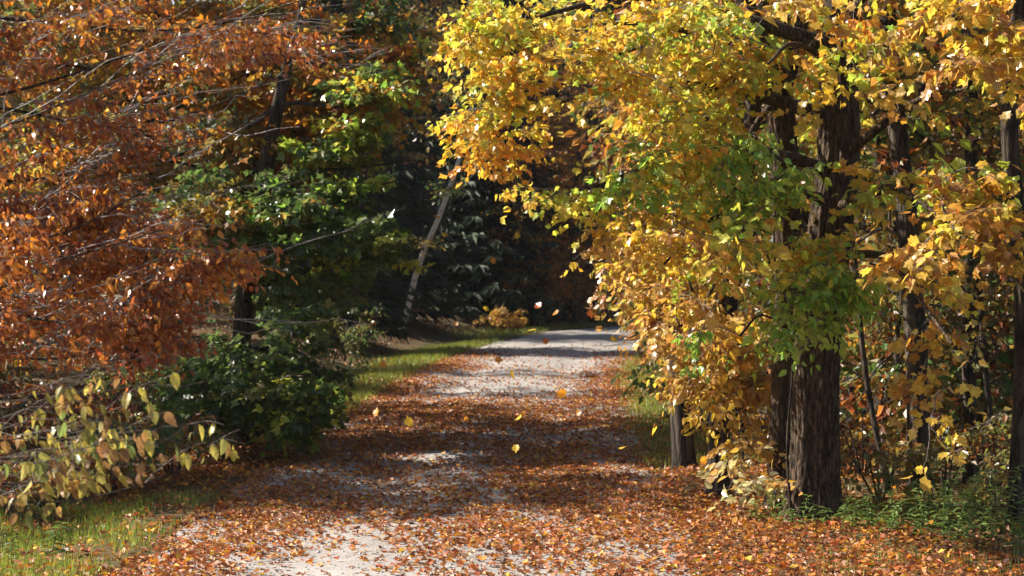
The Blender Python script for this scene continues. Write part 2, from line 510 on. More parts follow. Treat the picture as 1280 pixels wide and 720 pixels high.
            T = tdir[:, None, None, :] * 0.55 + sd[:, None, None, :] * sgn * 0.75 + np.array([0, 0, -hang]) + rng.normal(0, 0.4, (k, m, 2, 3))
            T = unit(T)
            pos = pos + T * size * 0.3 + rng.normal(0, 0.02, pos.shape)
            Nn = np.array([0, 0, 0.7]) + SUN * sunny + rng.normal(0, 0.8, T.shape)
            S = size * rng.uniform(0.6, 1.2, (k, m, 2))
            keep = rng.uniform(size=S.shape) < 0.9
            col = pal[rng.integers(len(pal))]
            cc = np.clip(col * (1 + rng.normal(0, jit * 0.55, (k, m, 2, 1))) * (1 + rng.normal(0, jit * 0.45, (k, m, 2, 3))), 0.006, 0.9)
            other = rng.uniform(size=S.shape) < 0.3
            oc = pal[rng.integers(len(pal), size=S.shape)] * (1 + rng.normal(0, jit * 0.6, S.shape))[..., None]
            cc = np.where(other[..., None], np.clip(oc, 0.006, 0.9), cc)
            s.P.append(pos[keep]); s.T.append(T[keep]); s.N.append(Nn[keep]); s.S.append(S[keep]); s.C.append(cc[keep])
        s.skel.append(buf[len(SK):cap].copy()); s.skr.append(np.full(cap - len(SK), 0.005))
    def stack(s):
        if not s.P:
            s.n = 0; return
        s.P, s.T, s.N, s.S, s.C = (np.concatenate(q) for q in (s.P, s.T, s.N, s.S, s.C))
        s.M = leaf_frames(s.T, s.N); s.n = len(s.P)

def finish_trees():
    """twigs and foliage become one mass each per tree; the leaves that show largest and unhidden become parts of their own"""
    for t in TREES: t.stack()
    owner = np.concatenate([np.full(t.n, k) for k, t in enumerate(TREES)])
    P = np.concatenate([t.P for t in TREES if t.n]); S = np.concatenate([t.S for t in TREES if t.n])
    idx = np.concatenate([np.arange(t.n) for t in TREES])
    u, v, w = project(P)
    ins = (u > 3) & (u < 1277) & (v > 3) & (v < 717)
    cell = (u // 9).astype(int) * 100 + (v // 9).astype(int)
    order = np.lexsort((w, np.where(ins, cell, 10 ** 7)))
    oc = np.where(ins, cell, 10 ** 7)[order]
    first = np.ones(len(order), bool); first[1:] = oc[1:] != oc[:-1]
    front = np.zeros(len(order), bool); front[order[first]] = True
    front &= ins
    px = S * FPX / w
    for k, t in enumerate(TREES):
        if t.tw7:
            far = t.base[1] > 23.8 and t.parts == 0 and t.bark is not M_BARK        # thin wood behind needs fewer faces
            k7, k4 = ([0, 3, 6], [0, 3]) if far else (list(range(7)), list(range(4)))
            V, F = tubes(np.array(t.tw7)[:, k7], np.array(t.tw7r)[:, k7], 3 if far else 4)
            V2, F2 = tubes(np.concatenate(t.tw4)[:, k4], np.concatenate(t.tw4r)[:, k4], 3)
            o = link('twigs', mesh_from('twigs', np.vstack([V, V2]) - t.base, np.vstack([F, F2 + len(V)]), t.twigm, sm=True), t.root)
            o['kind'] = 'stuff'
        if not t.n: continue
        chosen = np.zeros(t.n, bool)
        if t.parts:
            mine = np.where((owner == k) & front & (px > 9))[0]
            mine = mine[np.argsort(-px[mine])][:t.parts]
            chosen[idx[mine]] = True
            ids = idx[mine]
            # a handful of shared leaf meshes in this tree's own colours
            K = 10
            cen = t.C[ids[rng.permutation(len(ids))[:K]]]
            for _ in range(6):
                lab = ((t.C[ids][:, None] - cen[None]) ** 2).sum(-1).argmin(1)
                for q in range(len(cen)):
                    if (lab == q).any(): cen[q] = t.C[ids][lab == q].mean(0)
            mes = []
            for q in range(len(cen)):
                V0 = t.tmpl[0].copy()
                V0[:, 2] += 0.10 * np.sin(V0[:, 0] * 7 + q) * np.abs(V0[:, 0]) + 0.08 * np.sin(q * 2.1) * V0[:, 1] ** 2
                V0[:, 0] *= 0.9 + 0.05 * (q % 4)
                mes.append(mesh_from('leaf', V0, t.tmpl[1], t.leafm, np.tile(cen[q], (len(V0), 1))))
            for i, q in zip(ids, lab):
                o = bpy.data.objects.new(t.leaf_name, mes[q])
                A = np.eye(4); A[:3, :3] = t.M[i] * t.S[i]; A[:3, 3] = t.P[i] - t.base
                o.matrix_basis = [list(r) for r in A.T] if False else __import__('mathutils').Matrix(A.tolist())
                o.parent = t.root
                COL.objects.link(o)
        r = ~chosen
        vi = rng.integers(0, 4, t.n)
        parts_, off = [], 0
        for q in range(4):
            V0 = t.tmpl[0].copy()
            V0[:, 0] *= (1.0, 0.82, 1.08, 0.7)[q]
            V0[:, 2] = V0[:, 2] * (1.0, -1.6, 0.3, 2.6)[q] + (0, 0.06, 0.12, -0.1)[q] * np.sin(V0[:, 1] * 5 + V0[:, 0] * 4)
            w_ = r & (vi == q)
            V, F, C = leaf_geo((V0, t.tmpl[1]), t.P[w_] - t.base, t.M[w_], t.S[w_], t.C[w_])
            parts_.append((V, F + off, C)); off += len(V)
        V, F, C = (np.concatenate(z) for z in zip(*parts_))
        o = link('crown', mesh_from('crown', V, F, t.leafm, C), t.root)
        o['kind'] = 'stuff'

def gpt(px, Y, dz=0.0):
    p = at(px, 360, Y)
    x = p[0]
    return np.array([x, Y, float(ground_z(np.array(x), np.array(Y))) + dz])

# real leaf colours (reflectance)
YEL = [(0.62, 0.42, 0.05), (0.66, 0.48, 0.07), (0.60, 0.36, 0.04), (0.56, 0.45, 0.07), (0.58, 0.29, 0.035), (0.63, 0.43, 0.05)]
YGR = [(0.46, 0.47, 0.06), (0.36, 0.43, 0.06), (0.56, 0.50, 0.06), (0.30, 0.39, 0.06)]
ORG = [(0.56, 0.23, 0.03), (0.50, 0.18, 0.025), (0.60, 0.30, 0.04), (0.42, 0.14, 0.025)]
RUST = [(0.31, 0.105, 0.026), (0.25, 0.075, 0.02), (0.39, 0.155, 0.034), (0.20, 0.06, 0.02), (0.33, 0.10, 0.028)]
GOLD = [(0.46, 0.26, 0.04), (0.40, 0.20, 0.03), (0.50, 0.32, 0.05), (0.36, 0.15, 0.03)]
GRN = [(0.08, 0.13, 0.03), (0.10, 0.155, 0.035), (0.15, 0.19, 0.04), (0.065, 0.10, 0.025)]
BGR = [(0.26, 0.42, 0.06), (0.20, 0.35, 0.05), (0.36, 0.46, 0.07)]
WEED = [(0.13, 0.20, 0.05), (0.18, 0.24, 0.065), (0.10, 0.155, 0.04)]
TAN = [(0.48, 0.29, 0.09), (0.38, 0.21, 0.06), (0.54, 0.36, 0.12), (0.50, 0.30, 0.05)]
PALE = [(0.50, 0.43, 0.22), (0.48, 0.37, 0.14), (0.44, 0.40, 0.20)]
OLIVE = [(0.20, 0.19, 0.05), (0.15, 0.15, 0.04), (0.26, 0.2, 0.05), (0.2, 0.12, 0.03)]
HAZEL = [(0.31, 0.24, 0.055), (0.25, 0.20, 0.05), (0.38, 0.30, 0.06), (0.24, 0.13, 0.045), (0.14, 0.18, 0.045), (0.42, 0.34, 0.06), (0.27, 0.17, 0.05)]

# --- the big yellow maple at the road's right edge
b = gpt(1017, 22.6)
T1 = Tree('maple_tree', 'big yellow maple with thick furrowed brown trunk at the right road edge', b, M_BARK, M_TWIG, M_LEAF, MAPLE, parts=300)
T1.trunk([b + (0, 0, -0.2), at(1018, 560, 22.6), at(1020, 450, 22.6), at(1032, 330, 22.6), at(1046, 210, 22.6), at(1048, 90, 22.7), at(1052, -60, 22.8), at(1040, -260, 23)],
         [0.265, 0.25, 0.245, 0.235, 0.225, 0.20, 0.16, 0.08], sides=110, n=200, flare=0.24, rough=0.075, ridge=0.016)
for a_, b_, r_0 in [((1040, 250, 22.6), (830, 330, 21.0), 0.06), ((1042, 215, 22.6), (740, 235, 20.6), 0.075), ((1046, 150, 22.6), (690, 130, 20.8), 0.085),
                    ((1048, 60, 22.7), (640, 30, 21.2), 0.09), ((1048, 200, 22.6), (1210, 110, 21), 0.06), ((1046, 260, 22.5), (1200, 290, 19.5), 0.06),
                    ((1040, 320, 22.5), (1190, 430, 18.8), 0.05), ((1050, 30, 22.7), (1190, 20, 19.8), 0.06), ((1050, -30, 22.8), (760, -120, 21.5), 0.08),
                    ((1050, -60, 22.8), (1280, -150, 22), 0.07), ((1046, 120, 22.4), (960, 80, 19.6), 0.05), ((1036, 300, 22.9), (900, 260, 25), 0.05), ((1050, 0, 23), (1100, -60, 26), .07)]:
    T1.limb(at(*a_), at(*b_), r_0, 0.012, sag=0.10)
T1.holes = [(1040, 180, 42, 65, 0.8), (962, 95, 36, 50, 0.75), (1120, 480, 70, 60, 0.7), (1020, 540, 60, 100, 0.98), (1130, 170, 30, 50, 0.6), (1205, 150, 24, 60, 0.6), (1000, 320, 40, 40, 0.5)]
S1 = dict(size=0.086, patch=1.3, dens=0.45, nt=6, m=4, ns=3.6, twl=0.38)
SN = dict(size=0.116, patch=1.25, dens=0.36, nt=6, m=3, ns=3.2, twl=0.38)
T1.sprays(vol(665, 90, 21, 92, 95, 1.1, 66, YEL + YGR[:2] + ORG[2:3]), **S1)
T1.sprays(vol(640, 150, 21, 60, 60, 1.2, 34, YEL[2:] + ORG[2:3]), **S1)
T1.sprays(vol(700, 20, 21.3, 120, 60, 1.0, 44, YEL + YGR[:2]), **S1)
T1.sprays(vol(850, 110, 21.2, 130, 120, 1.2, 100, YEL + YGR), **S1)
T1.sprays(vol(718, 224, 20.5, 85, 46, 0.8, 50, YGR + BGR[:1] + YEL[:2]), **S1)
T1.sprays(vol(825, 318, 21.0, 90, 66, 1.1, 62, YEL + TAN[:2]), **S1)
T1.sprays(vol(900, 210, 21.0, 90, 90, 1.4, 60, YEL + YGR), **S1)
T1.sprays(vol(1030, 60, 20.8, 110, 90, 1.5, 44, YEL + YGR[:2] + TAN[:1]), **SN)
T1.sprays(vol(1190, 80, 20.3, 110, 110, 1.6, 75, YEL + TAN), **SN)
T1.sprays(vol(1150, 215, 20.6, 90, 60, 1.3, 34, YEL + YGR + GOLD), **SN)
T1.sprays(vol(1190, 320, 19.7, 110, 90, 1.3, 60, YEL + TAN + GOLD), **SN)
T1.sprays(vol(1215, 480, 20.2, 75, 45, 0.9, 26, GOLD + TAN + YEL[:2]), **SN)
T1.sprays(vol(1030, 285, 21.6, 55, 45, 0.4, 22, YEL + YGR + TAN[:1]), **S1)
T1.sprays(vol(1185, 440, 19.0, 90, 45, 0.9, 22, YEL + GOLD), **SN)
T1.sprays(vol(1160, 575, 19.0, 10, 12, 0.1, 1, YEL[:2]), size=0.14, nt=4, m=2, twl=0.25)
T1.sprays(vol(960, 320, 20.3, 80, 50, 0.7, 14, YEL + YGR), **SN)
T1.sprays(vol(1060, -190, 22.8, 220, 100, 1.6, 30, YEL + YGR), **S1)
T1.sprays(vol(1100, 60, 24.8, 200, 160, 1.2, 40, GOLD + YGR), **S1)

# --- the forked maple close behind its left side
b = gpt(977, 23.4)
T2 = Tree('maple_tree', 'slimmer forked maple growing against the left side of the thick brown trunk', b, M_BARK, M_TWIG, M_LEAF, MAPLE, parts=120)
T2.trunk([b + (0, 0, -0.2), at(978, 560, 23.4), at(983, 450, 23.4), at(985, 330, 23.3), at(980, 200, 23.2), at(972, 110, 23.1)],
         [0.155, 0.15, 0.15, 0.14, 0.15, 0.16], sides=64, n=120, flare=0.12, ridge=0.011)
T2.trunk([at(973, 118, 23.1), at(958, 80, 23.0), at(938, 20, 22.9), at(905, -60, 22.8), at(870, -170, 22.6)], [0.15, 0.12, 0.10, 0.08, 0.04], name='branch', sides=14)
T2.trunk([at(973, 118, 23.1), at(990, 70, 23.2), at(1004, 0, 23.3), at(1010, -120, 23.4)], [0.13, 0.10, 0.09, 0.04], name='branch', sides=14)
T2.limb(at(985, 130, 23.1), at(920, 200, 22.0), 0.06); T2.limb(at(983, 260, 23.2), at(880, 380, 22.5), 0.05); T2.limb(at(940, 30, 22.9), at(735, 30, 21.6), 0.05, sag=-0.03)
T2.limb(at(925, 40, 22.8), at(720, 85, 21.4), 0.035, sag=0.02)
T2.holes = T1.holes
T2.sprays(vol(905, 300, 22.0, 70, 80, 1.0, 40, YEL + YGR[:2]), **S1)
T2.sprays(vol(840, 60, 21.8, 120, 80, 1.2, 60, YEL + YGR), **S1)
T2.sprays(vol(880, 400, 22.6, 50, 50, 0.8, 24, TAN + YEL[:2]), **S1)
T2.sprays(vol(900, -150, 23.4, 120, 70, 1.2, 14, YEL), **S1)

# --- green-leaved ash sapling in front of the trunks
b = gpt(992, 21.9)
T3 = Tree('ash_sapling', 'young green ash with thin stem in front of the thick brown trunk', b, M_BARKD, M_TWIG, M_LEAF, OVATE, cat='tree', parts=260)
T3.trunk([b + (0, 0, -0.1), at(984, 560, 21.8), at(990, 440, 21.6), at(968, 320, 21.4), at(975, 200, 21.5)], [0.015, 0.013, 0.012, 0.01, 0.006], sides=8)
T3.limb(at(988, 450, 21.6), at(1010, 385, 21.0), 0.014); T3.limb(at(962, 330, 21.4), at(915, 230, 21.0), 0.012); T3.limb(at(984, 400, 21.5), at(925, 420, 21.0), 0.012)
S3 = dict(dens=0.7, size=0.10, nt=5, m=3, twl=0.3, hang=0.75, maxb=0.6, patch=0.4)
T3.sprays(vol(1018, 325, 21.0, 45, 45, 0.3, 14, BGR + YGR + YEL[:2]), **S3)
T3.sprays(vol(1000, 395, 21.0, 58, 48, 0.45, 42, BGR + YGR[1:2]), **S3)
T3.sprays(vol(925, 215, 21.0, 62, 42, 0.5, 26, BGR + YGR), **S3)
T3.sprays(vol(915, 235, 21.0, 40, 50, 0.4, 16, BGR), **S3)
T3.sprays(vol(930, 262, 21.0, 60, 36, 0.4, 12, BGR + YGR), **S3)
T3.sprays(vol(880, 425, 21.0, 20, 14, 0.2, 3, BGR), **S3)
T3.sprays(vol(960, 330, 20.9, 50, 40, 0.3, 8, BGR + YGR), **S3)

# --- tan yellow sapling hanging over the right verge
b = gpt(893, 24.6)
T4 = Tree('beech_sapling', 'slender tan-leaved sapling overhanging the grass at the right road edge', b, M_BARKD, M_TWIG, M_LEAF, OVATE, parts=260)
T4.trunk([b + (0, 0, -0.1), at(905, 540, 24.5), at(893, 450, 24.3), at(870, 380, 24), at(850, 310, 24)], [0.035, 0.03, 0.025, 0.018, 0.008], sides=8)
T4.trunk([b + (0.08, 0.1, -0.1), at(930, 560, 24.6), at(912, 450, 24.5), at(905, 350, 24.5)], [0.02, 0.018, 0.014, 0.007], name='branch', sides=8)
T4.limb(at(893, 450, 24.3), at(828, 410, 23.6), 0.016); T4.limb(at(900, 520, 24.4), at(850, 500, 23.8), 0.012); T4.limb(at(870, 390, 24), at(805, 360, 23.8), 0.012)
S4 = dict(size=0.11, nt=5, m=5, twl=0.36, hang=0.6, maxb=1.0, patch=0.5, flat=0.8)
T4.sprays(vol(872, 420, 24.0, 62, 55, 0.9, 32, TAN + YEL[:2]), **S4)
T4.sprays(vol(838, 390, 24.0, 32, 46, 0.9, 11, TAN + GOLD), **S4)
T4.sprays(vol(885, 500, 24.2, 40, 45, 0.7, 26, TAN + YEL[:2]), **S4)
T4.sprays(vol(930, 560, 23.6, 24, 34, 0.3, 5, PALE + TAN), size=0.12, nt=5, m=4, hang=0.3, maxb=.5, flat=.8)
T4.sprays(vol(935, 610, 22.9, 26, 22, 0.2, 4, PALE + TAN[:2]), size=0.13, nt=5, m=4, hang=0.2, maxb=.5, flat=.8)
T4.sprays(vol(825, 330, 24.5, 60, 45, 0.9, 26, TAN + YEL[:2]), **S4)

# --- left: rust-leaved beech reaching in from outside the frame, many bare twigs
b = gpt(-190, 13.5)
L1 = Tree('beech_tree', 'rust-leaved beech with long bare twigs reaching in from the left edge', b, M_BARKD, M_TWIGP, M_LEAF, OVATE, parts=300)
L1.trunk([b + (0, 0, -0.2), at(-185, 560, 13.5), at(-200, 300, 13.5), at(-190, 50, 13.6), at(-210, -250, 13.7), at(-205, -420, 13.7)], [0.17, 0.15, 0.14, 0.12, 0.09, 0.04], sides=20, flare=0.06)
sweeps = [((-190, 420), (190, 455), 13.0), ((-195, 380), (250, 395), 13.4), ((-195, 330), (300, 330), 13.2), ((-200, 300), (210, 285), 12.6), ((-200, 250), (240, 200), 13.0),
          ((-195, 190), (330, 150), 13.8), ((-195, 150), (170, 90), 12.4), ((-190, 110), (430, 60), 13.9), ((-195, 70), (280, 20), 13.2), ((-200, 20), (470, -30), 14.2), ((-195, 230), (140, 140), 14.4),
          ((-200, 350), (120, 370), 14.3), ((-205, -60), (300, -110), 13.5), ((-205, -120), (200, -220), 13.0), ((-205, -160), (-500, -300), 13.5), ((-200, 100), (-480, 60), 13.2)]
for (a_, b_, Yb) in sweeps:
    L1.limb(at(a_[0], a_[1], 13.5), at(b_[0], b_[1], Yb), 0.018, 0.003, sag=-0.10, wig=0.06, sides=6)
    # long bare shoots that leave the limb at a small angle
    q = at(b_[0], b_[1], Yb)
    for _ in range(5):
        P0 = L1.skel[-1][rng.integers(len(L1.skel[-1]) // 3, len(L1.skel[-1]))]
        d = np.array([rng.uniform(0.5, 1.2), rng.uniform(-0.5, 0.5), rng.uniform(-0.2, 0.6)])
        n_ = np.linspace(0, 1, 7)[:, None]
        L1.tw7.append(P0 + d * n_ * rng.uniform(0.5, 1.1) + np.array([0, 0, 0.09]) * n_ ** 2 * rng.uniform(-0.5, 1.5) + rng.normal(0, 0.015, (7, 3)))
        L1.tw7r.append(np.linspace(0.0045, 0.0014, 7))
U = np.array([0.8, -0.05, 0.28])
A1 = dict(size=0.058, nt=6, m=4, twl=0.28, hang=0.9, maxb=0.9, patch=1.1, dens=0.72, updir=U, flat=0.6, lift=-0.04, ns=4.0, wood=0.5)
L1.sprays(vol(60, 400, 13.2, 130, 62, 0.9, 110, RUST), **A1)
L1.sprays(vol(150, 410, 13.3, 80, 52, 0.7, 44, RUST), **A1)
L1.sprays(vol(60, 300, 13.2, 140, 70, 0.9, 80, RUST + ORG[:2]), **A1)
L1.sprays(vol(195, 330, 13.2, 100, 40, 0.6, 36, RUST + ORG[:1]), **A1)
L1.sprays(vol(270, 318, 13.2, 40, 14, 0.25, 8, ORG + RUST), **A1)
L1.sprays(vol(90, 180, 13.2, 170, 80, 1.0, 54, RUST + ORG[1:2]), bare=0.4, **A1)
L1.sprays(vol(200, 240, 13.4, 120, 60, 0.8, 34, RUST + ORG[:2]), bare=0.3, **A1)
L1.sprays(vol(130, 60, 13.3, 220, 70, 1.0, 66, RUST + GOLD[1:2] + ORG[1:2]), bare=0.3, **A1)
L1.sprays(vol(380, 50, 14.0, 120, 40, 0.6, 20, RUST + GOLD[:2]), bare=0.55, **A1)
L1.sprays(vol(20, 260, 13.1, 40, 20, 0.3, 4, YGR), **A1)
L1.sprays(vol(0, -130, 13.4, 300, 130, 1.4, 70, ORG + RUST), **A1)
L1.sprays(vol(-300, 100, 13.4, 160, 260, 1.2, 70, ORG + RUST), **A1)

# --- left: hazel boughs with large hanging yellow-green leaves
b = gpt(-210, 10.6)
L2 = Tree('hazel_bush', 'low hazel with large hanging yellow-green leaves at the lower left edge', b, M_BARKD, M_TWIG, M_LEAF, OVATE, cat='bush', parts=300)
L2.trunk([b + (0, 0, -0.1), at(-205, 700, 10.6), at(-190, 560, 10.6), at(-150, 470, 10.6)], [0.035, 0.03, 0.025, 0.015], name='stem', sides=10)
L2.trunk([b + (0.1, 0.1, -0.1), at(-170, 720, 10.8), at(-120, 600, 10.8), at(-60, 540, 10.8)], [0.03, 0.026, 0.02, 0.012], name='stem', sides=10)
for a_, b_, Yb in [((-170, 520), (155, 455), 10.5), ((-180, 530), (200, 478), 10.7), ((-130, 600), (255, 522), 10.6), ((-100, 590), (285, 565), 10.5), ((-150, 480), (60, 460), 10.3), ((-90, 570), (120, 590), 10.9)]:
    L2.limb(at(*a_, 10.6), at(*b_, Yb), 0.007, 0.0015, sag=-0.12, wig=0.05, sides=6)
A2 = dict(size=0.08, nt=3, m=2, twl=0.22, hang=1.7, dens=0.42, wood=0.4, maxb=0.35, flat=0.7, updir=U, lift=-0.05, jit=0.3)
L2.sprays(vol(55, 530, 10.6, 95, 62, 0.5, 30, HAZEL), **A2)
L2.sprays(vol(60, 585, 10.6, 80, 30, 0.4, 14, HAZEL), **A2)
L2.sprays(vol(110, 500, 10.6, 70, 36, 0.3, 12, HAZEL), **A2)
L2.sprays(vol(150, 540, 10.5, 60, 24, 0.25, 5, HAZEL), **A2)
L2.sprays(vol(215, 480, 10.6, 16, 12, 0.1, 1, HAZEL[2:3]), size=0.1, nt=2, m=1, twl=.1, hang=2.5, maxb=.2, updir=U, wood=.4)
L2.sprays(vol(265, 552, 10.5, 26, 10, 0.1, 2, HAZEL[:3]), size=0.08, nt=2, m=1, twl=.12, hang=2.5, maxb=.2, updir=U, wood=.4)
L2.sprays(vol(240, 525, 10.5, 20, 6, 0.1, 1, HAZEL[:3]), size=0.08, nt=2, m=1, twl=.12, hang=2.5, maxb=.2, updir=U, wood=.4)
L2.sprays(vol(-200, 560, 10.6, 120, 80, 0.7, 24, HAZEL), **A2)

# --- left: green maple behind, in flat tiers
b = gpt(300, 31.0)
L3 = Tree('maple_tree', 'dark green maple with flat leafy tiers on the left verge behind the rust beech', b, M_BARKD, M_TWIG, M_LEAF, MAPLE_LOW, parts=0)
L3.trunk([b + (0, 0, -0.2), at(300, 460, 31), at(315, 300, 31), at(350, 120, 31), at(380, 0, 31)], [0.15, 0.14, 0.12, 0.09, 0.04], sides=14)
for b_ in [(430, 250, 30.5), (500, 225, 30.5), (460, 320, 31), (400, 400, 30), (380, 470, 30), (230, 300, 30), (240, 420, 30), (440, 180, 31), (500, 120, 31), (520, 200, 30.6), (360, 520, 29.5), (300, 340, 28.5), (200, 200, 32), (400, 380, 33), (300, 450, 28.5)]:
    L3.limb(at(306, b_[1] + 40, 31), at(*b_), 0.045, 0.01, sag=0.05)
A3 = dict(size=0.135, nt=6, m=4, twl=0.42, hang=0.3, maxb=1.3, patch=1.0, dens=0.8, flat=0.95, lift=0.05)
L3.sprays(vol(340, 440, 30.0, 105, 105, 1.6, 105, GRN + OLIVE[:1]), **A3)
L3.sprays(vol(385, 300, 30.5, 100, 80, 1.6, 90, GRN + BGR[1:2]), **A3)
L3.sprays(vol(470, 120, 31, 70, 40, 1.0, 30, GRN + YGR + GOLD), **A3)
L3.sprays(vol(500, 190, 30.7, 45, 30, 0.9, 18, GRN + BGR + YGR), **A3)
L3.sprays(vol(490, 232, 30.5, 60, 18, 0.9, 34, BGR + YGR + GRN), **A3)
L3.sprays(vol(470, 310, 30.8, 60, 22, 1.0, 22, GRN + YGR[:1]), **A3)
L3.sprays(vol(440, 180, 31, 70, 26, 1.0, 26, GRN + YGR), **A3)
L3.sprays(vol(300, 260, 30.5, 110, 60, 1.6, 50, GRN + OLIVE), **A3)
L3.sprays(vol(375, 500, 29.5, 48, 45, 0.9, 36, GRN + YGR[:1]), **A3)
L3.sprays(vol(250, 500, 29.5, 70, 60, 1.2, 40, GRN), **A3)

# --- left: orange-gold tree above and behind
b = gpt(160, 34.0)
L4 = Tree('cherry_tree', 'tall orange-gold tree rising behind the green maple on the left', b, M_BARKD, M_TWIG, M_LEAF, MAPLE_LOW, parts=0)
L4.trunk([b + (0, 0, -0.2), at(165, 420, 34), at(180, 250, 34), at(190, 50, 34), at(200, -200, 34)], [0.2, 0.18, 0.16, 0.13, 0.05], sides=14)
for b_ in [(420, 90, 33), (460, 30, 33), (350, 160, 32.5), (300, 230, 32), (100, 200, 33), (60, 80, 33), (250, 60, 32), (380, -60, 33), (150, -100, 32), (40, 250, 32.5), (350, 30, 35.5), (130, 150, 31.5)]:
    L4.limb(at(185, b_[1] + 60, 34), at(*b_), 0.06, 0.012, sag=0.08)
A4 = dict(size=0.135, nt=6, m=4, twl=0.45, hang=0.4, maxb=1.6, patch=0.8, flat=0.75)
L4.sprays(vol(420, 105, 33, 90, 85, 1.8, 95, ORG[1:2] + GOLD + OLIVE[:2]), **A4)
L4.sprays(vol(300, 70, 32.5, 120, 80, 1.8, 90, ORG[1:2] + GOLD + OLIVE[:2]), **A4)
L4.sprays(vol(330, 190, 32.3, 110, 40, 1.5, 50, GOLD + ORG[:1] + OLIVE), **A4)
L4.sprays(vol(270, 265, 30, 40, 18, 0.8, 14, GOLD), **A4)
L4.sprays(vol(110, 190, 32.5, 130, 90, 1.7, 90, GOLD + YEL[2:4] + OLIVE), **A4)
L4.sprays(vol(60, 60, 33, 140, 90, 1.7, 70, RUST[:1] + GOLD + OLIVE), **A4)
L4.sprays(vol(465, 40, 33.3, 50, 45, 1.2, 30, GRN + GOLD + YGR[:1]), **A4)
L4.sprays(vol(60, 340, 32.5, 160, 80, 1.7, 60, RUST + OLIVE), **A4)
L4.sprays(vol(230, 10, 35, 150, 60, 1.5, 46, ORG + OLIVE + GOLD), **A4)
L4.sprays(vol(190, 110, 35.5, 120, 70, 1.2, 46, OLIVE + GOLD), **A4)
L4.sprays(vol(250, -80, 33.5, 240, 70, 2.2, 60, ORG + GOLD), **A4)

# --- generic forest trees
def forest_tree(name, label, px, Y, h, r, pal, lean=0.0, crown=(0.35, 1.0), cr=2.4, n=60, size=0.2, tmpl=DIAMOND, bark=M_BARKD, group=None, seed=0, low=None, patch=0.6, leafm=M_LEAF, x=None):
    b = gpt(px, Y) if x is None else np.array([x, Y, float(ground_z(np.array(float(x)), np.array(float(Y))))])
    t = Tree(name, label, b, bark, M_TWIG, leafm, tmpl, group=group)
    top = b + np.array([lean * h + rng.normal(0, 0.2), rng.normal(0, 0.3), h])
    pts = [b + (0, 0, -0.2)] + [b + (top - b) * q + np.array([rng.normal(0, 0.09), rng.normal(0, 0.09), 0]) for q in (0.2, 0.4, 0.6, 0.8)] + [top]
    P = t.trunk(pts, [r, r * 0.92, r * 0.85, r * 0.7, r * 0.5, r * 0.15], sides=12, n=26, flare=r * 0.35)
    z0, z1 = crown
    for k in range(7):
        q = z0 + (z1 - z0) * (k + 0.3) / 7.3
        p = P[int(q * 25)]
        a_ = k * 2.4 + rng.uniform(0, 1)
        L = cr * rng.uniform(0.6, 1.0) * (1.15 - 0.6 * q)
        t.limb(p, p + np.array([math.cos(a_) * L, math.sin(a_) * L, L * rng.uniform(0.2, 0.6)]), r * 0.3, 0.015, sag=0.06, sides=5)
    zc = (z0 + z1) / 2
    cc = P[int(min(zc, 0.99) * 25)]
    t.sprays(dict(c=cc, r=np.array([cr, cr, (z1 - z0) * h * 0.52]), n=n, pal=pal), size=size, nt=5, m=3, twl=0.55, maxb=1.6, patch=patch, flat=0.7)
    if low:
        t.sprays(dict(c=b + np.array([0, 0, low]), r=np.array([cr * 0.8, cr * 0.8, low * 0.75]), n=int(n * 0.4), pal=pal), size=size * 0.8, nt=5, m=3, twl=0.5, maxb=1.5, patch=patch, flat=0.8)
    return t

# right side: dark trunks in the shade behind the maple
G_R = 'shaded forest trees behind the big maple'
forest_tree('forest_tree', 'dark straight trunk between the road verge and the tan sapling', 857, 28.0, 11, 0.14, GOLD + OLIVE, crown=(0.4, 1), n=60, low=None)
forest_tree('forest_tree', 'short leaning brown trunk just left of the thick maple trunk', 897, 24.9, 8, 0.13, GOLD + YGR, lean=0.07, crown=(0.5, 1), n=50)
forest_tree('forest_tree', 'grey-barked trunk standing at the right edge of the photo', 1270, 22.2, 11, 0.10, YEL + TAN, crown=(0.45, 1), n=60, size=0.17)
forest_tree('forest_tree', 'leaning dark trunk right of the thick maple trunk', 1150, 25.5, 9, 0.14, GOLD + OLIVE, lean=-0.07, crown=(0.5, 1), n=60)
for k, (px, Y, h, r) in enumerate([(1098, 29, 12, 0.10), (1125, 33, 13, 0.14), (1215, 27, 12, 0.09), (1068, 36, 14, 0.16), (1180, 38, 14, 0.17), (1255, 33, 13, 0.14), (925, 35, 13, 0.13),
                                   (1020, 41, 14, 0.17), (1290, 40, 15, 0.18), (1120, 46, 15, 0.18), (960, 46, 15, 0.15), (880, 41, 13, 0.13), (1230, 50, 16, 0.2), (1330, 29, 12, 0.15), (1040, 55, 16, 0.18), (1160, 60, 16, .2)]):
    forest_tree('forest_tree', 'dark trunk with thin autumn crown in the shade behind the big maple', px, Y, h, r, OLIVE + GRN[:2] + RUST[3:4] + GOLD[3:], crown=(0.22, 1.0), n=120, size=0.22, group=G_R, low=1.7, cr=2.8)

for k in range(16):
    px = rng.uniform(1075, 1290); Yk = rng.uniform(24.5, 31)
    forest_tree('sapling', 'thin dark sapling stem in the shade right of the thick trunk', px, Yk, rng.uniform(4, 7), rng.uniform(0.025, 0.05), OLIVE + RUST[:2] + GOLD[:1], lean=rng.normal(0, 0.08), crown=(0.2, 1.0), n=16, size=0.12, group='thin saplings behind the big maple', cr=1.0)
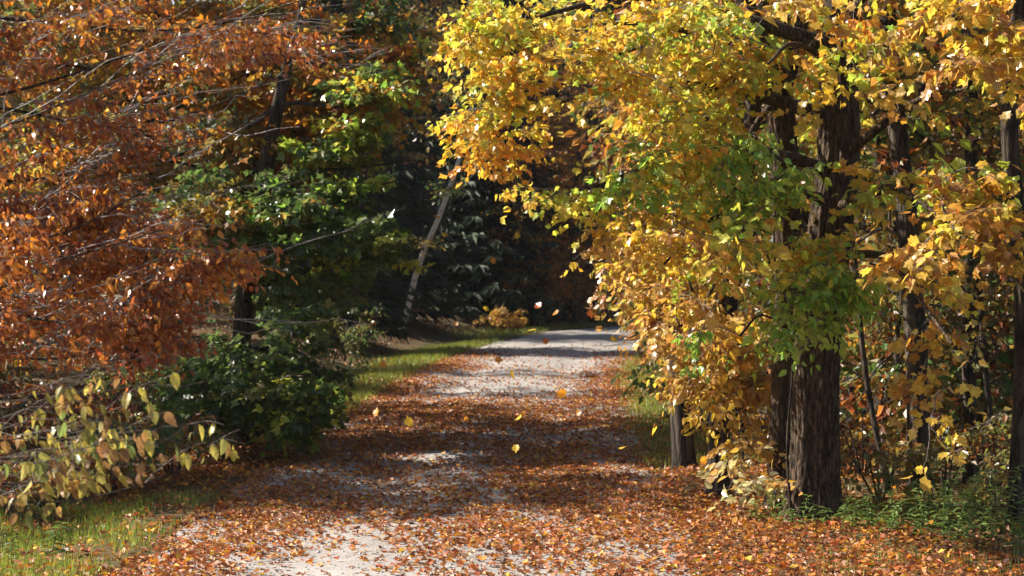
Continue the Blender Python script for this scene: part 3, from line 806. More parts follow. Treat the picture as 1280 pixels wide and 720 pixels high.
# centre right: rust-brown trees on the far right verge
for (lab, px, Y, h, pal, cr) in [('rust-brown tree overhanging the far right side of the road', 862, 54, 10, GOLD + ORG + RUST[:2], 2.0),
                                 ('brownish tree beyond the road bend under the yellow boughs', 716, 79, 11, RUST + GOLD[:2] + OLIVE[:1], 2.2),
                                 ('golden-brown tree on the right verge behind the tan sapling', 885, 44, 9, GOLD + TAN[:2], 2.1),
                                 ('dull orange tree at the right of the far bend', 872, 66, 12, GOLD + RUST[:2] + OLIVE[:1], 2.6),
                                 ('dim rust-brown tree between the birch and the far bend', 668, 77.5, 11, GOLD + ORG + TAN[:2], 2.0),
                                 ('orange-brown tree above the far grassy bank', 742, 81, 12, GOLD + ORG + TAN[:2], 2.4)]:
    forest_tree('autumn_tree', lab, px, Y, h, 0.12, pal, crown=(0.16, 1.0), n=140, size=0.17, cr=cr, patch=0.8, low=1.6)

# left side: trees deep behind the green maple that shade the road
G_L = 'shaded forest trees on the left bank'
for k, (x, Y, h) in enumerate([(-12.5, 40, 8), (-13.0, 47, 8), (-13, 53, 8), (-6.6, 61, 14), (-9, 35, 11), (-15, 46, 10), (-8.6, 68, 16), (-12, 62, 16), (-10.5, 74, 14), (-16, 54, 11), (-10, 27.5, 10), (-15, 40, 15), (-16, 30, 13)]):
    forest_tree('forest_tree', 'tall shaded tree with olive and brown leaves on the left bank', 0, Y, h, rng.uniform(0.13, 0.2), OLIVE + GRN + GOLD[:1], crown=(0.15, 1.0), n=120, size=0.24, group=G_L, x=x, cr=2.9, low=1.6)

for k, (x, Y, h) in enumerate([(-8.2, 25.2, 5.6), (-8.4, 26.4, 6.6), (-7.6, 28.0, 6.4), (-9.8, 26.4, 7.5), (-9.6, 27.4, 8.4), (-11.5, 27.8, 9.0)]):  # young trees outside the frame, added to shade the bank and road edge
    forest_tree('shade_tree', 'young bushy brown-leaved tree added out of view to shade the left bank', 0, Y, h, 0.05, RUST + OLIVE, crown=(0.1, 1.0), n=52, size=0.14, group='added young trees shading the left bank', x=x, cr=1.5, low=1.0)
for lab, x, Y, h in [('slender tall tree added on the left bank to cast the nearer shade band', -10.5, 44.5, 12.5), ('slender tall brown tree added on the left bank to cast the farther shade band', -11, 51, 13)]:  # slender trees added to cast narrow shade bands across the road
    forest_tree('forest_tree', lab, 0, Y, h, 0.11, OLIVE + GOLD[:2], crown=(0.3, 1.0), n=60, size=0.2, x=x, cr=1.3)
# --- spruces in the dark centre
def spruce(label, px, Y, h, rad, group=None):
    b = gpt(px, Y)
    t = Tree('spruce_tree', label, b, M_BARKD, M_TWIG, M_NEEDLE, BLADE, group=group)
    t.trunk([b + (0, 0, -0.2), b + (0.03, 0, h * 0.5), b + (0, 0.05, h)], [0.2, 0.13, 0.02], sides=10, n=20)
    z = 0.5
    while z < h - 0.3:
        L = rad * (1 - z / h) ** 0.8 + 0.15
        k = 8
        for a_ in rng.uniform(0, 6.28) + np.arange(k) * 6.283 / k + rng.normal(0, 0.15, k):
            l = L * rng.uniform(0.7, 1.1)
            d = np.array([math.cos(a_), math.sin(a_), 0])
            tt = np.linspace(0, 1, 7)[:, None]
            path = b + np.array([0, 0, z]) + d * l * tt + np.array([0, 0, 1]) * (-0.28 * l * tt + 0.16 * l * tt ** 2.5)
            t.tw7.append(path); t.tw7r.append(np.linspace(0.016, 0.004, 7))
            m = int(13 + 27 * l / rad)
            u = rng.uniform(0.15, 1.05, m)
            pos = b + np.array([0, 0, z]) + d * l * u[:, None] + np.array([0, 0, 1]) * (-0.28 * l * u + 0.16 * l * u ** 2.5)[:, None]
            sd = np.cross(d, [0, 0, 1.0])
            T = d * 0.6 + sd * rng.choice([-1, 1], m)[:, None] * rng.uniform(0.2, 1.0, m)[:, None] + np.array([0, 0, -0.35]) + rng.normal(0, 0.12, (m, 3))
            t.P.append(pos); t.T.append(T); t.N.append(np.tile([0, 0, 1.0], (m, 1)) + rng.normal(0, 0.3, (m, 3)))
            t.S.append(rng.uniform(0.4, 0.72, m) * (0.6 + 0.4 * l / rad))
            t.C.append(np.array([0.034, 0.048, 0.026]) * rng.uniform(0.6, 1.5, (m, 1)))
            V4 = np.linspace(0, 1, 4)
        t.tw4.append(path[None, :4]); t.tw4r.append(np.full((1, 4), 0.006))
        z += rng.uniform(0.22, 0.34)
    return t
spruce('dark spruce standing just left of the leaning white birch', 470, 70, 16, 2.6)
spruce('dark spruce directly behind the leaning white birch', 560, 79, 17, 2.8)
spruce('dark spruce at the centre beyond the road bend', 625, 84, 18, 2.9)
spruce('dark spruce right of centre beyond the road bend', 690, 88, 17, 2.9)
spruce('dark spruce on the left bank behind the green maple', 405, 60, 15, 2.4)
for _px, _Y, _h in [(440, 84, 18), (515, 90, 19), (590, 93, 19), (655, 95, 19), (540, 86, 17), (720, 96, 19), (610, 77.5, 13), (480, 92, 19), (365, 80, 17), (800, 97, 19)]:
    spruce('dark spruce in the thick stand closing the view beyond the bend', _px, _Y, _h, 3.0, 'spruces closing the view beyond the bend')
spruce('dark spruce farthest right behind the rust-brown trees', 760, 92, 18, 3.0)

forest_tree('forest_tree', 'dim olive-brown tree on the left bank filling the gap above the birch', 440, 58, 14, 0.11, OLIVE + RUST[:2] + GOLD[3:], crown=(0.3, 1.0), n=150, size=0.17, cr=2.3, lean=0.10)
# --- leaning white birch
b = gpt(497, 67.1)
BI = Tree('birch_tree', 'leaning white birch trunk against the dark spruces', b, M_BIRCH, M_TWIG, M_LEAF, DIAMOND)
BI.trunk([b + (0, 0, -0.2), at(506, 400, 67.1), at(524, 330, 67.0), at(549, 270, 66.9), at(572, 205, 66.8), at(588, 140, 66.8), at(598, 60, 66.8), at(600, -60, 66.8)], [0.10, 0.092, 0.088, 0.08, 0.07, 0.055, 0.04, 0.015], sides=14, rough=0.05)
for b_ in [(560, 90, 65), (640, 80, 65.5), (530, 30, 65.5), (620, 0, 64.6), (570, -30, 67)]:
    BI.limb(at(594, b_[1] + 50, 66.8), at(*b_), 0.04, 0.01)
BI.sprays(vol(575, 60, 66.8, 55, 60, 1.8, 46, OLIVE + GOLD[:1]), size=0.2, nt=5, m=3, twl=.5, patch=.6)
BI.sprays(vol(556, 235, 66, 14, 14, 0.4, 4, OLIVE + GRN), size=0.17, nt=5, m=3, twl=.5)
BI.sprays(vol(532, 300, 66, 14, 9, 0.4, 3, OLIVE + GOLD[1:2]), size=0.17, nt=5, m=3, twl=.5)
BI.sprays(vol(590, -60, 66.8, 80, 60, 2.2, 50, GOLD + OLIVE), size=0.2, nt=5, m=3, twl=.5, patch=.6)

# --- shrubs
def shrub(name, label, px, Y, w, h, pal, n=16, size=0.09, tmpl=DIAMOND, group=None, leafm=M_LEAF, x=None, parts=0):
    b = gpt(px, Y) if x is None else np.array([x, Y, float(ground_z(np.array(float(x)), np.array(float(Y))))])
    t = Tree(name, label, b, M_BARKD, M_TWIG, leafm, tmpl, cat='bush', group=group, parts=parts)
    for k in range(5):
        a_ = k * 1.3 + rng.uniform(0, 1)
        t.trunk([b + (0, 0, -0.05), b + np.array([math.cos(a_) * w * 0.3, math.sin(a_) * w * 0.3, h * 0.5]), b + np.array([math.cos(a_) * w * 0.6, math.sin(a_) * w * 0.6, h * 0.95])], [0.016, 0.012, 0.005], name='stem', sides=5, n=8)
    for c, r in ((b + np.array([0, 0, h * 0.6]), np.array([w, w, h * 0.5])),):
        v = dict(c=c, r=r, n=n, pal=pal)
        t.sprays(v, size=size, nt=5, m=4, twl=0.25, maxb=0.5, patch=0.4, flat=0.4)
    return t
shrub('shrub', 'small pale brown shrub at the foot of the spruces by the bend', 622, 73, 0.75, 0.8, GOLD + TAN, 26, 0.12)
for k, (px, Y, w, h, pal) in enumerate([(60, 24.5, 0.9, 0.8, RUST + OLIVE), (140, 26.0, 0.8, 0.8, OLIVE + GRN), (215, 27.5, 0.8, 0.8, OLIVE + RUST[:1]), (10, 27, 1.0, 1.0, RUST + OLIVE), (100, 29, 1.0, 1.0, RUST + OLIVE),
                                   (280, 30, 0.8, 0.9, GRN + OLIVE), (330, 33, 0.8, 0.8, GRN + OLIVE), (380, 37, 0.7, 0.9, GRN + OLIVE), (180, 31, 1.0, 1.2, OLIVE + GRN), (405, 44, 0.9, 1.2, GRN + OLIVE), (430, 55, 1.0, 1.5, GRN + OLIVE), (-30, 22.5, .9, .9, RUST + OLIVE)]):
    shrub('shrub', 'low shaded shrub with brown and green leaves on the left bank', px, Y, w, h, pal, 24, 0.1, group='undergrowth shrubs on the left bank')
for k, (px, Y, w, h, pal) in enumerate([(1100, 24.5, 0.7, 0.7, GOLD[3:] + OLIVE), (1180, 25.5, 0.8, 0.9, GOLD + OLIVE), (1250, 24.5, 0.7, 0.9, RUST[3:4] + OLIVE), (1080, 27.5, 0.7, 0.9, GOLD + OLIVE), (1150, 29, 0.9, 1.0, GOLD + OLIVE), (940, 29, 0.6, 0.9, GOLD + OLIVE), (880, 33, 0.6, 0.8, GRN + GOLD), (1290, 22.6, .6, .7, RUST[3:4] + OLIVE)]):
    shrub('shrub', 'low brown-leaved shrub in the shade under the right-side trees', px, Y, w, h, pal, 12, 0.1, group='undergrowth shrubs behind the big maple')

finish_trees()

# ------------------------------------------------------------------ far wood: one mass beyond the bend and at the sides
def far_wood():
    Pn, Tn, Nn, Sn, Cn, tr, trr = [], [], [], [], [], [], []
    spots = [(rng.uniform(-45, 60), rng.uniform(96, 122)) for _ in range(130)] + [(rng.uniform(14, 40), rng.uniform(30, 92)) for _ in range(55)] + [(rng.uniform(-48, -27), rng.uniform(50, 94)) for _ in range(44)]
    for (x, y) in spots:
        if abs(x - road_c(y)) < 4: continue
        h = rng.uniform(14, 20)
        z0 = float(ground_z(np.array(min(x, 60.0)), np.array(min(y, 110.0))))
        b = np.array([x, y, z0])
        tr.append(b + np.linspace(0, 1, 7)[:, None] * np.array([rng.normal(0, 0.5), rng.normal(0, .5), h]) + rng.normal(0, 0.04, (7, 3))); trr.append(np.linspace(0.18, 0.03, 7))
        nc = 40
        cz = rng.uniform(0.08, 1, nc) * h
        cr = rng.uniform(0.3, 1, nc) * 3.2 * (1.1 - 0.5 * cz / h)
        an = rng.uniform(0, 6.28, nc)
        cc = b + np.column_stack([np.cos(an) * cr, np.sin(an) * cr, cz])
        m = 24
        pal = np.array([OLIVE, GRN, RUST[:4], GOLD, OLIVE][rng.integers(5)])
        p = np.repeat(cc, m, 0) + rng.normal(0, 1, (nc * m, 3)) * np.array([0.7, 0.7, 0.35])
        Pn.append(p); Tn.append(rng.normal(0, 1, p.shape) * np.array([1, 1, 0.5])); Nn.append(rng.normal(0, 0.6, p.shape) + np.array([0, 0, 0.8]))
        Sn.append(rng.uniform(0.36, 0.62, len(p))); Cn.append(pal[rng.integers(len(pal), size=len(p))] * rng.uniform(0.7, 1.2, (len(p), 1)))
    P, T, Nq, S, C = map(np.concatenate, (Pn, Tn, Nn, Sn, Cn))
    V, F, Cc = leaf_geo(DIAMOND, P, leaf_frames(T, Nq), S, C)
    o = link('far_woods', mesh_from('far_woods', V, F, M_LEAF, Cc))
    tag(o, 'dense autumn woods filling the distance behind the road bend', 'woods', kind='stuff')
    V, F = tubes(np.array(tr), np.array(trr), 6)
    o2 = link('far_trunks', mesh_from('far_trunks', V, F, M_BARKD, sm=True), o)
    o2['kind'] = 'stuff'
far_wood()

# ------------------------------------------------------------------ leaves on the ground
def pick(pal, n):
    pal = np.array(pal)
    return np.clip(pal[rng.integers(len(pal), size=n)] * (1 + rng.normal(0, 0.16, (n, 1))) * (1 + rng.normal(0, 0.08, (n, 3))), 0.01, 0.9)
FALL = ORG[:1] + RUST[:4] + [(0.42, 0.13, 0.04), (0.54, 0.32, 0.05), (0.34, 0.14, 0.06), (0.22, 0.085, 0.04), (0.42, 0.19, 0.06), (0.34, 0.095, 0.035), (0.28, 0.10, 0.04), (0.18, 0.075, 0.035), (0.30, 0.13, 0.05), (0.5, 0.2, 0.04)]
def road_leaf_density(x, y):
    c, hw = road_c(y), road_hw(y)
    u = (x - c) / hw
    d = np.abs(u) - 1
    bare = np.exp(-((u + 0.3 + 0.12 * noise2(y, y * 0, 1.5, 77)) / 0.34) ** 2) * smooth(24.5, 21.2, y) * 0.88                                  # lower patch
    bare = np.maximum(bare, np.exp(-((x + 0.9) / 0.9) ** 2) * np.exp(-((y - 29.4) / 0.9) ** 2))
    bare = np.maximum(bare, np.exp(-((x + 0.5) / 1.3) ** 2) * np.exp(-((y - 41.5) / 2.5) ** 2) * 0.8)
    bare = np.maximum(bare, smooth(37.5, 43, y) * np.exp(-((u - 0.05) / 0.72) ** 4) * 0.9)
    den = np.where(np.abs(u) < 1, 1 - bare, 1.0)
    den = den * smooth(62, 44, y) ** 0.5 * np.clip(0.8 + 0.7 * noise2(x, y * 0.6, 1.5, 31) + 0.55 * noise2(x, y, 5, 32), 0.30, 1.3)
    den = np.where(d > 0, den * np.exp(-np.maximum(d * hw - 1.2, 0) / 3.0) * 0.8, den)
    vg = np.where(x < c, np.exp(-((y - 47) / 13.0) ** 4), np.exp(-((y - 40) / 9.0) ** 4)) * (d > 0.02)      # the mown grass strips keep fewer leaves
    den = den * (1 - 0.85 * vg)
    den = np.where((d > 0) & (x < c) & (y < 27), den * 0.6, den)
    den = np.where((d > -0.1) & (x > c) & (y < 25) & (d * hw < 2.2), np.maximum(den, 0.72), den)
    return np.clip(den, 0.02, 1.2) / 1.2
def scatter(n, ylo, yhi, pw, lift, sizes, tilt):
    y = ylo + (yhi - ylo) * rng.uniform(size=n) ** pw
    x = road_c(y) + rng.uniform(-1, 1, n) * (road_hw(y) + 2.8)
    k = rng.uniform(size=n) < road_leaf_density(x, y)
    x, y = x[k], y[k]
    n = len(x)
    S = rng.uniform(*sizes, n)
    P = np.column_stack([x, y, surf_z(x, y) + lift + rng.uniform(0, 0.02, n) + np.where(side_d(x, y)[0] > 0.05, rng.uniform(0, 0.06, n), 0)])
    a = rng.uniform(0, 6.283, n)
    T = np.column_stack([np.cos(a), np.sin(a), rng.normal(0, tilt, n)])
    Nn = np.column_stack([rng.normal(0, tilt, n), rng.normal(0, tilt, n), np.ones(n)])
    return P, leaf_frames(T, Nn), S, pick(FALL, n)
P, M, S, C = scatter(310000, 11, 64, 1.25, 0.005, (0.038, 0.085), 0.36)
u, v, w = project(P)
vis = np.where((u > 10) & (v > 300) & (u < 1270) & (v < 712) & (P[:, 1] < 27))[0]
kind = np.where(P[:, 1] > 33, 1, np.array([0, 1, 2, 1])[rng.integers(0, 4, len(P))])
vis = vis[np.argsort(-(S[vis] * FPX / w[vis]))][:300]
single = np.zeros(len(P), bool); single[vis] = True
tm = [MAPLE_LOW, DIAMOND_CURL, MAPLE_LOW]
Vs, Fs, Cs, off = [], [], [], 0
for k in range(3):
    q = (kind == k) & ~single
    V, F, Cc = leaf_geo(tm[k], P[q], M[q], S[q], C[q])
    Vs.append(V); Fs.append(F + off); Cs.append(Cc); off += len(V)
o = link('leaf_litter', mesh_from('leaf_litter', np.vstack(Vs), np.vstack(Fs), M_DRY, np.vstack(Cs)))
tag(o, 'carpet of small fallen orange and brown leaves over the gravel road', 'leaf litter', kind='stuff')
from mathutils import Matrix
TONES = [('dry dark brown leaf lying on the near gravel road', (0.24, 0.095, 0.04)), ('dry rust red leaf lying on the near gravel road', (0.42, 0.11, 0.035)),
         ('bright orange leaf lying on the near gravel road', (0.56, 0.24, 0.04)), ('golden yellow leaf lying on the near gravel road', (0.60, 0.38, 0.05)), ('pale tan leaf lying on the near gravel road', (0.52, 0.33, 0.14))]
fl_mesh = {}
for i in vis:
    q = int(((np.array([t[1] for t in TONES]) - C[i]) ** 2).sum(1).argmin())
    key = (q, kind[i])
    if key not in fl_mesh:
        V0, F0 = tm[kind[i]]
        fl_mesh[key] = mesh_from('fallen_leaf', V0, F0, M_DRY, np.tile(TONES[q][1], (len(V0), 1)))
    o = bpy.data.objects.new('fallen_leaf', fl_mesh[key])
    A = np.eye(4); A[:3, :3] = M[i] * S[i] * 1.15; A[:3, 3] = P[i] + np.array([0, 0, 0.008])
    o.matrix_world = Matrix(A.tolist())
    COL.objects.link(o)
    tag(o, TONES[q][0], 'leaf', TONES[q][0].split(' lying')[0].replace('leaf', 'leaves') + ' on the near road')

def litter_mass(name, label, P, M_, S, C):
    V, F, Cc = leaf_geo(DIAMOND_CURL, P, M_, S, C)
    o = link(name, mesh_from(name, V, F, M_DRY, Cc)); tag(o, label, 'leaf litter', kind='stuff')
P, M, S, C = scatter(90000, 15, 60, 1.3, 0.004, (0.012, 0.034), 0.25)
litter_mass('leaf_crumbs', 'broken leaf crumbs trodden into the gravel', P, M, S, C * np.array([0.85, 0.8, 0.85]))
n = 42000
y = rng.uniform(14, 92, n); sd_ = rng.choice([-1, 1], n); d = 2.6 + 11 * rng.uniform(size=n) ** 1.2
x = road_c(y) + sd_ * (road_hw(y) + d)
a = rng.uniform(0, 6.283, n)
P = np.column_stack([x, y, ground_z(x, y) + 0.01 + rng.uniform(0, 0.03, n)])
M = leaf_frames(np.column_stack([np.cos(a), np.sin(a), rng.normal(0, 0.4, n)]), np.column_stack([rng.normal(0, 0.4, n), rng.normal(0, 0.4, n), np.ones(n)]))
litter_mass('forest_litter', 'brown fallen leaves covering the forest floor on both sides', P, M, rng.uniform(0.07, 0.14, n), pick([(0.16, 0.07, 0.03), (0.22, 0.09, 0.035), (0.12, 0.06, 0.03), (0.26, 0.12, 0.04), (0.18, 0.10, 0.05)], n))

# ------------------------------------------------------------------ grass, pebbles
def grass(name, label, n, fn, hgt, col):
    x, y = fn(n)
    n = len(x)
    a = rng.uniform(0, 6.283, n)
    h = rng.uniform(*hgt, n)
    P = np.column_stack([x, y, surf_z(x, y) - 0.01])
    T = np.column_stack([np.cos(a) * 0.5, np.sin(a) * 0.5, rng.uniform(0.5, 1.3, n)])
    Nn = np.column_stack([np.cos(a), np.sin(a), np.zeros(n) + 0.1]) + rng.normal(0, 0.2, (n, 3))
    V0 = np.array([(-0.018, 0, 0), (0.018, 0, 0), (-0.015, 0.5, 0.04), (0.015, 0.5, 0.04), (0, 1, 0.28)], float)
    F0 = np.array([(0, 1, 3), (0, 3, 2), (2, 3, 4)])
    V0[:, 0] *= 1.6
    V, F, C = leaf_geo((V0, F0), P, leaf_frames(T, -Nn), h, pick(col, n))
    o = link(name, mesh_from(name, V, F, M_GRASS, C))
    tag(o, label, 'grass', kind='stuff')
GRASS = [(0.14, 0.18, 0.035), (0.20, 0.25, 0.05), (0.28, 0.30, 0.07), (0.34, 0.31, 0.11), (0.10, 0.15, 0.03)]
def verge(side, y0, y1, d0, d1, thr=-0.2, seed=41):
    def f(n):
        y = rng.uniform(y0, y1, n)
        d = rng.uniform(d0, d1, n) + 0.15 * rng.normal(size=n)
        x = road_c(y) + side * (road_hw(y) + d)
        k = noise2(x, y, 2.2, seed) + rng.normal(0, 0.25, n) > thr
        return x[k], y[k]
    return f
GRASS_SUN = [(0.20, 0.27, 0.05), (0.27, 0.32, 0.06), (0.34, 0.34, 0.09), (0.15, 0.21, 0.04)]  # brighter greens than GRASS, sunlight put into the blade colour
grass('verge_grass', 'sunlit patch of short grass in the lower left corner', 34000, verge(-1, 15, 25, 0.1, 3.0, -0.1), (0.04, 0.17), GRASS_SUN)
grass('verge_grass', 'green grass strip along the far left road edge', 20000, verge(-1, 31, 66, -0.1, 1.7, -0.7), (0.07, 0.2), GRASS_SUN)
grass('verge_grass', 'grass strip along the right road edge beside the tan sapling', 17000, verge(1, 28, 56, -0.25, 1.4, -0.4), (0.07, 0.18), GRASS_SUN)
grass('verge_grass', 'tall grass and weeds round the foot of the big maple', 7000, verge(1, 18.5, 26, 0.7, 4.2, 0.1), (0.05, 0.17), GRASS)
grass('verge_grass', 'grassy bank across the far bend', 6000, verge(-1, 70, 84, 0.0, 2.5, -0.8), (0.1, 0.25), GRASS)

n = 5000
y = rng.uniform(17.5, 60, n); x = road_c(y) + rng.uniform(-0.95, 0.95, n) * road_hw(y)
S = rng.uniform(0.006, 0.022, n)
oct_ = np.array([(1, 0, 0), (0, 1, 0), (-1, 0, 0), (0, -1, 0), (0, 0, 0.7), (0, 0, -0.7)], float)
of = np.array([(0, 1, 4), (1, 2, 4), (2, 3, 4), (3, 0, 4), (1, 0, 5), (2, 1, 5), (3, 2, 5), (0, 3, 5)])
a = rng.uniform(0, 6.28, n)
Mx = leaf_frames(np.column_stack([np.cos(a), np.sin(a), rng.normal(0, .2, n)]), np.column_stack([rng.normal(0, .2, n), rng.normal(0, .2, n), np.ones(n)]))
V, F, C = leaf_geo((oct_, of), np.column_stack([x, y, road_z(x, y) + 0.003]), Mx, S, np.ones((n, 3)) * 0.4)
o = link('loose_gravel', mesh_from('loose_gravel', V, F, M_STONE)); tag(o, 'loose gravel scattered over the road', 'gravel', kind='stuff')

# ------------------------------------------------------------------ weeds on the right, each a plant
def weed(name, label, px, Y, h, group=None, col=WEED, n=26, x=None, lw=0.09, lean=0.1, plume=False):
    b = gpt(px, Y)
    root = empty(name, b, label, 'plant', group)
    tip = np.array([rng.normal(lean, 0.1) * h, rng.normal(-0.05, 0.06) * h, h])
    t = np.linspace(0, 1, 10)[:, None]
    P = tip * t + np.array([0.2 * h * lean * 3, 0, -0.12 * h]) * t ** 3
    V, F = tubes(P[None], np.linspace(0.006, 0.002, 10)[None], 5)
    link('stem', mesh_from('stem', V, F, M_GRASS, np.tile(col[0], (len(V), 1)), sm=True), root)
    me = [mesh_from('leaf', OVATE_THIN[0] * np.array([0.8, 1, 1]), OVATE_THIN[1], M_GRASS, np.tile(np.array(c), (len(OVATE_THIN[0]), 1))) for c in col]
    for k in range(n):
        u = 0.12 + 0.86 * k / n
        p = P[0] + (np.array([np.interp(u, t[:, 0], P[:, c]) for c in range(3)]))
        a_ = k * 2.4 + rng.normal(0, 0.3)
        T = np.array([[math.cos(a_), math.sin(a_), rng.uniform(-0.1, 0.5)]])
        Mm = leaf_frames(T, np.array([[0, 0, 1.0]]) + rng.normal(0, 0.2, (1, 3)))[0]
        o = bpy.data.objects.new('leaf', me[rng.integers(len(me))])
        A = np.eye(4); A[:3, :3] = Mm * lw * (1.5 - 0.8 * u) * rng.uniform(0.8, 1.2); A[:3, 3] = p
        o.matrix_basis = Matrix(A.tolist()); o.parent = root
        COL.objects.link(o)
    if plume:
        m = 60
        uu = rng.uniform(0.8, 1.0, m)
        pp = np.column_stack([np.interp(uu, t[:, 0], P[:, c]) for c in range(3)]) + rng.normal(0, 0.02, (m, 3))
        V, F, C = leaf_geo(BLADE, pp, leaf_frames(rng.normal(0, 1, (m, 3)) + np.array([0.6, 0, 0.2]), rng.normal(0, 1, (m, 3))), rng.uniform(0.03, 0.06, m), pick([(0.3, 0.3, 0.1), (0.36, 0.33, 0.12)], m))
        o = link('plume', mesh_from('plume', V, F, M_GRASS, C), root); o['kind'] = 'stuff'
weed('goldenrod_plant', 'tallest nodding goldenrod with a drooping greenish plume at the lower right', 1195, 21.3, 0.82, lw=0.13, lean=0.35, plume=True, n=34)
weed('goldenrod_plant', 'goldenrod arching over the weeds right of the thick trunk', 1125, 22.6, 0.7, lw=0.12, lean=0.35, plume=True)
for k, (px, Y, h) in enumerate([(1210, 21.0, 0.6), (1180, 21.1, 0.55), (1225, 21.4, 0.65), (1165, 21.6, 0.5), (1145, 21.5, 0.45), (1240, 21.0, 0.5), (1105, 21.8, 0.45), (1085, 21.6, 0.4), (1065, 21.5, 0.35), (1200, 20.7, 0.45), (1268, 20.6, 0.4), (1255, 21.8, 0.6), (1120, 21.4, 0.4), (1095, 22.4, 0.5), (1135, 22.3, 0.55), (1160, 22.4, 0.6), (1075, 22.3, 0.45), (1180, 22.0, 0.6), (1215, 22.3, 0.65), (1235, 21.7, 0.6), (1050, 21.9, 0.35), (1110, 21.2, 0.35), (1150, 21.0, 0.4), (1190, 20.9, 0.45), (1275, 21.2, 0.5)]):
    weed('weed', 'leafy green weed in the patch right of the thick maple trunk', px, Y, h * (1.35 if px > 1140 else 1.0), 'green weeds right of the thick trunk', lw=0.10, lean=0.12, n=30)
for k, (px, Y, h) in enumerate([(1003, 21.9, 0.4), (1018, 21.8, 0.3), (1030, 21.7, 0.25), (975, 22.2, 0.35), (960, 22.4, 0.4), (945, 22.4, 0.3), (990, 21.8, .25)]):
    weed('weed', 'small green weed at the foot of the thick maple trunk', px, Y, h, 'small weeds at the maple foot', lw=0.09, lean=0.02, n=18)
weed('weed', 'light green weed with curving leaves at the bottom left corner', 62, 20.3, 0.42, lw=0.13, lean=0.2)
weed('weed', 'thin upright green weed at the far lower left', 12, 20.6, 0.3, lw=0.1, lean=0.05)

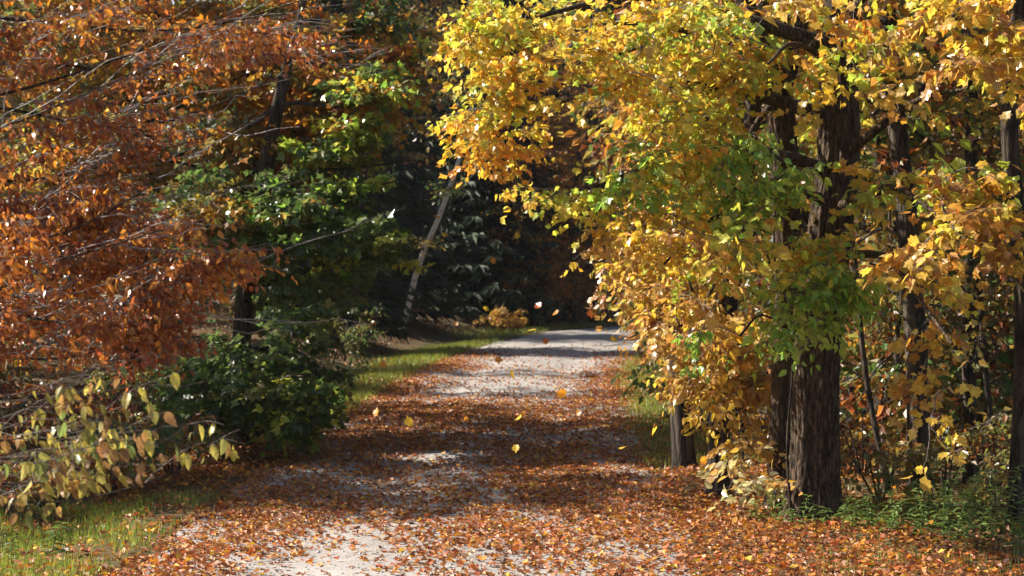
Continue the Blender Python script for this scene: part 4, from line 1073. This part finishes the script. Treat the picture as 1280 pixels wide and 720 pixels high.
# ------------------------------------------------------------------ leaves falling through the air, each one a thing
FALLING = [(553, 160, 27, .12, 'O', 'orange leaf drifting beside the yellow boughs above the birch'), (578, 193, 27, .09, 'O', 'orange leaf in the air near the top of the birch trunk'),
    (631, 228, 30, .07, 'Y', 'yellow falling leaf against the dark spruces, highest of those'), (543, 269, 30, .10, 'O', 'orange falling leaf beside the white birch trunk'), (644, 293, 30, .09, 'Y', 'yellow falling leaf in the dark gap under the green-yellow bough'),
    (619, 328, 30, .09, 'O', 'orange falling leaf at the centre of the dark spruces'), (516, 322, 30, .09, 'O', 'orange falling leaf just left of the birch trunk'), (608, 383, 28, .08, 'Y', 'yellow falling leaf above the pale shrub by the bend'),
    (570, 407, 28, .06, 'O', 'tiny orange falling leaf left of the pale shrub'), (675, 384, 26, .09, 'R', 'red-orange falling leaf above the far grassy bank'), (697, 391, 26, .09, 'O', 'orange falling leaf over the far grass at the bend'),
    (740, 388, 25, .11, 'R', 'reddish falling leaf right of the far grassy bank'), (661, 414, 25, .10, 'Y', 'big yellow falling leaf over the far end of the road'), (641, 464, 24, .11, 'Y', 'yellow falling leaf above the grey middle stretch of road'),
    (767, 421, 25, .08, 'Y', 'yellow falling leaf beside the tan sapling twigs over the road'), (623, 446, 26, .08, 'O', 'small orange falling leaf over the grey far road'), (707, 493, 24, .11, 'O', 'orange falling leaf over the lit gravel near the right grass'),
    (721, 517, 23, .09, 'O', 'orange falling leaf low over the right side of the road'), (650, 523, 22, .12, 'Y', 'yellow falling leaf over the dark band of shade'), (585, 522, 23, .08, 'O', 'small orange falling leaf over the start of the shade band'),
    (470, 520, 21, .12, 'O', 'broad orange falling leaf over the left edge of the road'), (514, 532, 21, .14, 'Y', 'long yellow falling leaf turned edge-on over the left road'), (545, 526, 22, .07, 'R', 'small red falling leaf over the shaded road'),
    (645, 556, 21, .11, 'Y', 'yellow falling leaf low over the shaded middle of the road'), (777, 561, 21, .12, 'Y', 'yellow falling leaf with spread lobes over the right road edge'), (876, 577, 21, .11, 'O', 'bright orange leaf falling in front of the dark verge trunk'),
    (893, 594, 21, .12, 'O', 'orange leaf falling in front of the leaning brown trunk'), (988, 603, 21, .13, 'Y', 'yellow leaf falling in front of the forked maple trunk'), (1003, 617, 21, .07, 'O', 'small orange leaf falling in front of the thick trunk'),
    (478, 459, 25, .08, 'O', 'orange falling leaf over the left green grass strip'), (682, 423, 26, .07, 'R', 'small red falling leaf over the far right road'), (660, 215, 28, .07, 'R', 'small red falling leaf below the green-yellow bough')]
TC = {'O': (0.62, 0.26, 0.03), 'Y': (0.66, 0.43, 0.04), 'R': (0.52, 0.14, 0.03)}
fm = {k: mesh_from('falling_leaf', MAPLE[0], MAPLE[1], M_LEAF, np.tile(c, (len(MAPLE[0]), 1))) for k, c in TC.items()}
for px, py, Y, s, c, lab in FALLING:
    o = bpy.data.objects.new('falling_leaf', fm[c])
    T = rng.normal(0, 1, (1, 3)); Nn = np.array([[-0.4, -0.8, 0.5]]) + rng.normal(0, 0.5, (1, 3))
    A = np.eye(4); A[:3, :3] = leaf_frames(T, Nn)[0] * s * (0.78 if Y < 23.5 else 1.15); A[:3, 3] = at(px, py, Y)
    o.matrix_world = Matrix(A.tolist())
    COL.objects.link(o)
    tag(o, lab, 'leaf', 'leaves falling through the air')

# ------------------------------------------------------------------ thin sunlit air
def haze_box():
    x0, x1, y0, y1, z0, z1 = -410, 410, -160, 610, -4.0, 34.0
    V = np.array([(x, y, z) for z in (z0, z1) for y in (y0, y1) for x in (x0, x1)], float)
    F = np.array([(0, 2, 3, 1), (4, 5, 7, 6), (0, 1, 5, 4), (2, 6, 7, 3), (0, 4, 6, 2), (1, 3, 7, 5)])
    m = bpy.data.materials.new('haze_air'); m.use_nodes = True
    nt = m.node_tree; nt.nodes.remove(nt.nodes['Principled BSDF'])
    pv = nt.nodes.new('ShaderNodeVolumePrincipled')
    pv.inputs['Color'].default_value = (0.93, 0.95, 1.0, 1)
    pv.inputs['Density'].default_value = 0.00012
    pv.inputs['Anisotropy'].default_value = 0.2
    nt.links.new(pv.outputs[0], nt.nodes['Material Output'].inputs['Volume'])
    o = link('haze', mesh_from('haze', V, F, m)); tag(o, 'thin pale haze in the sunlit air of the lane', 'haze', kind='stuff')
haze_box()
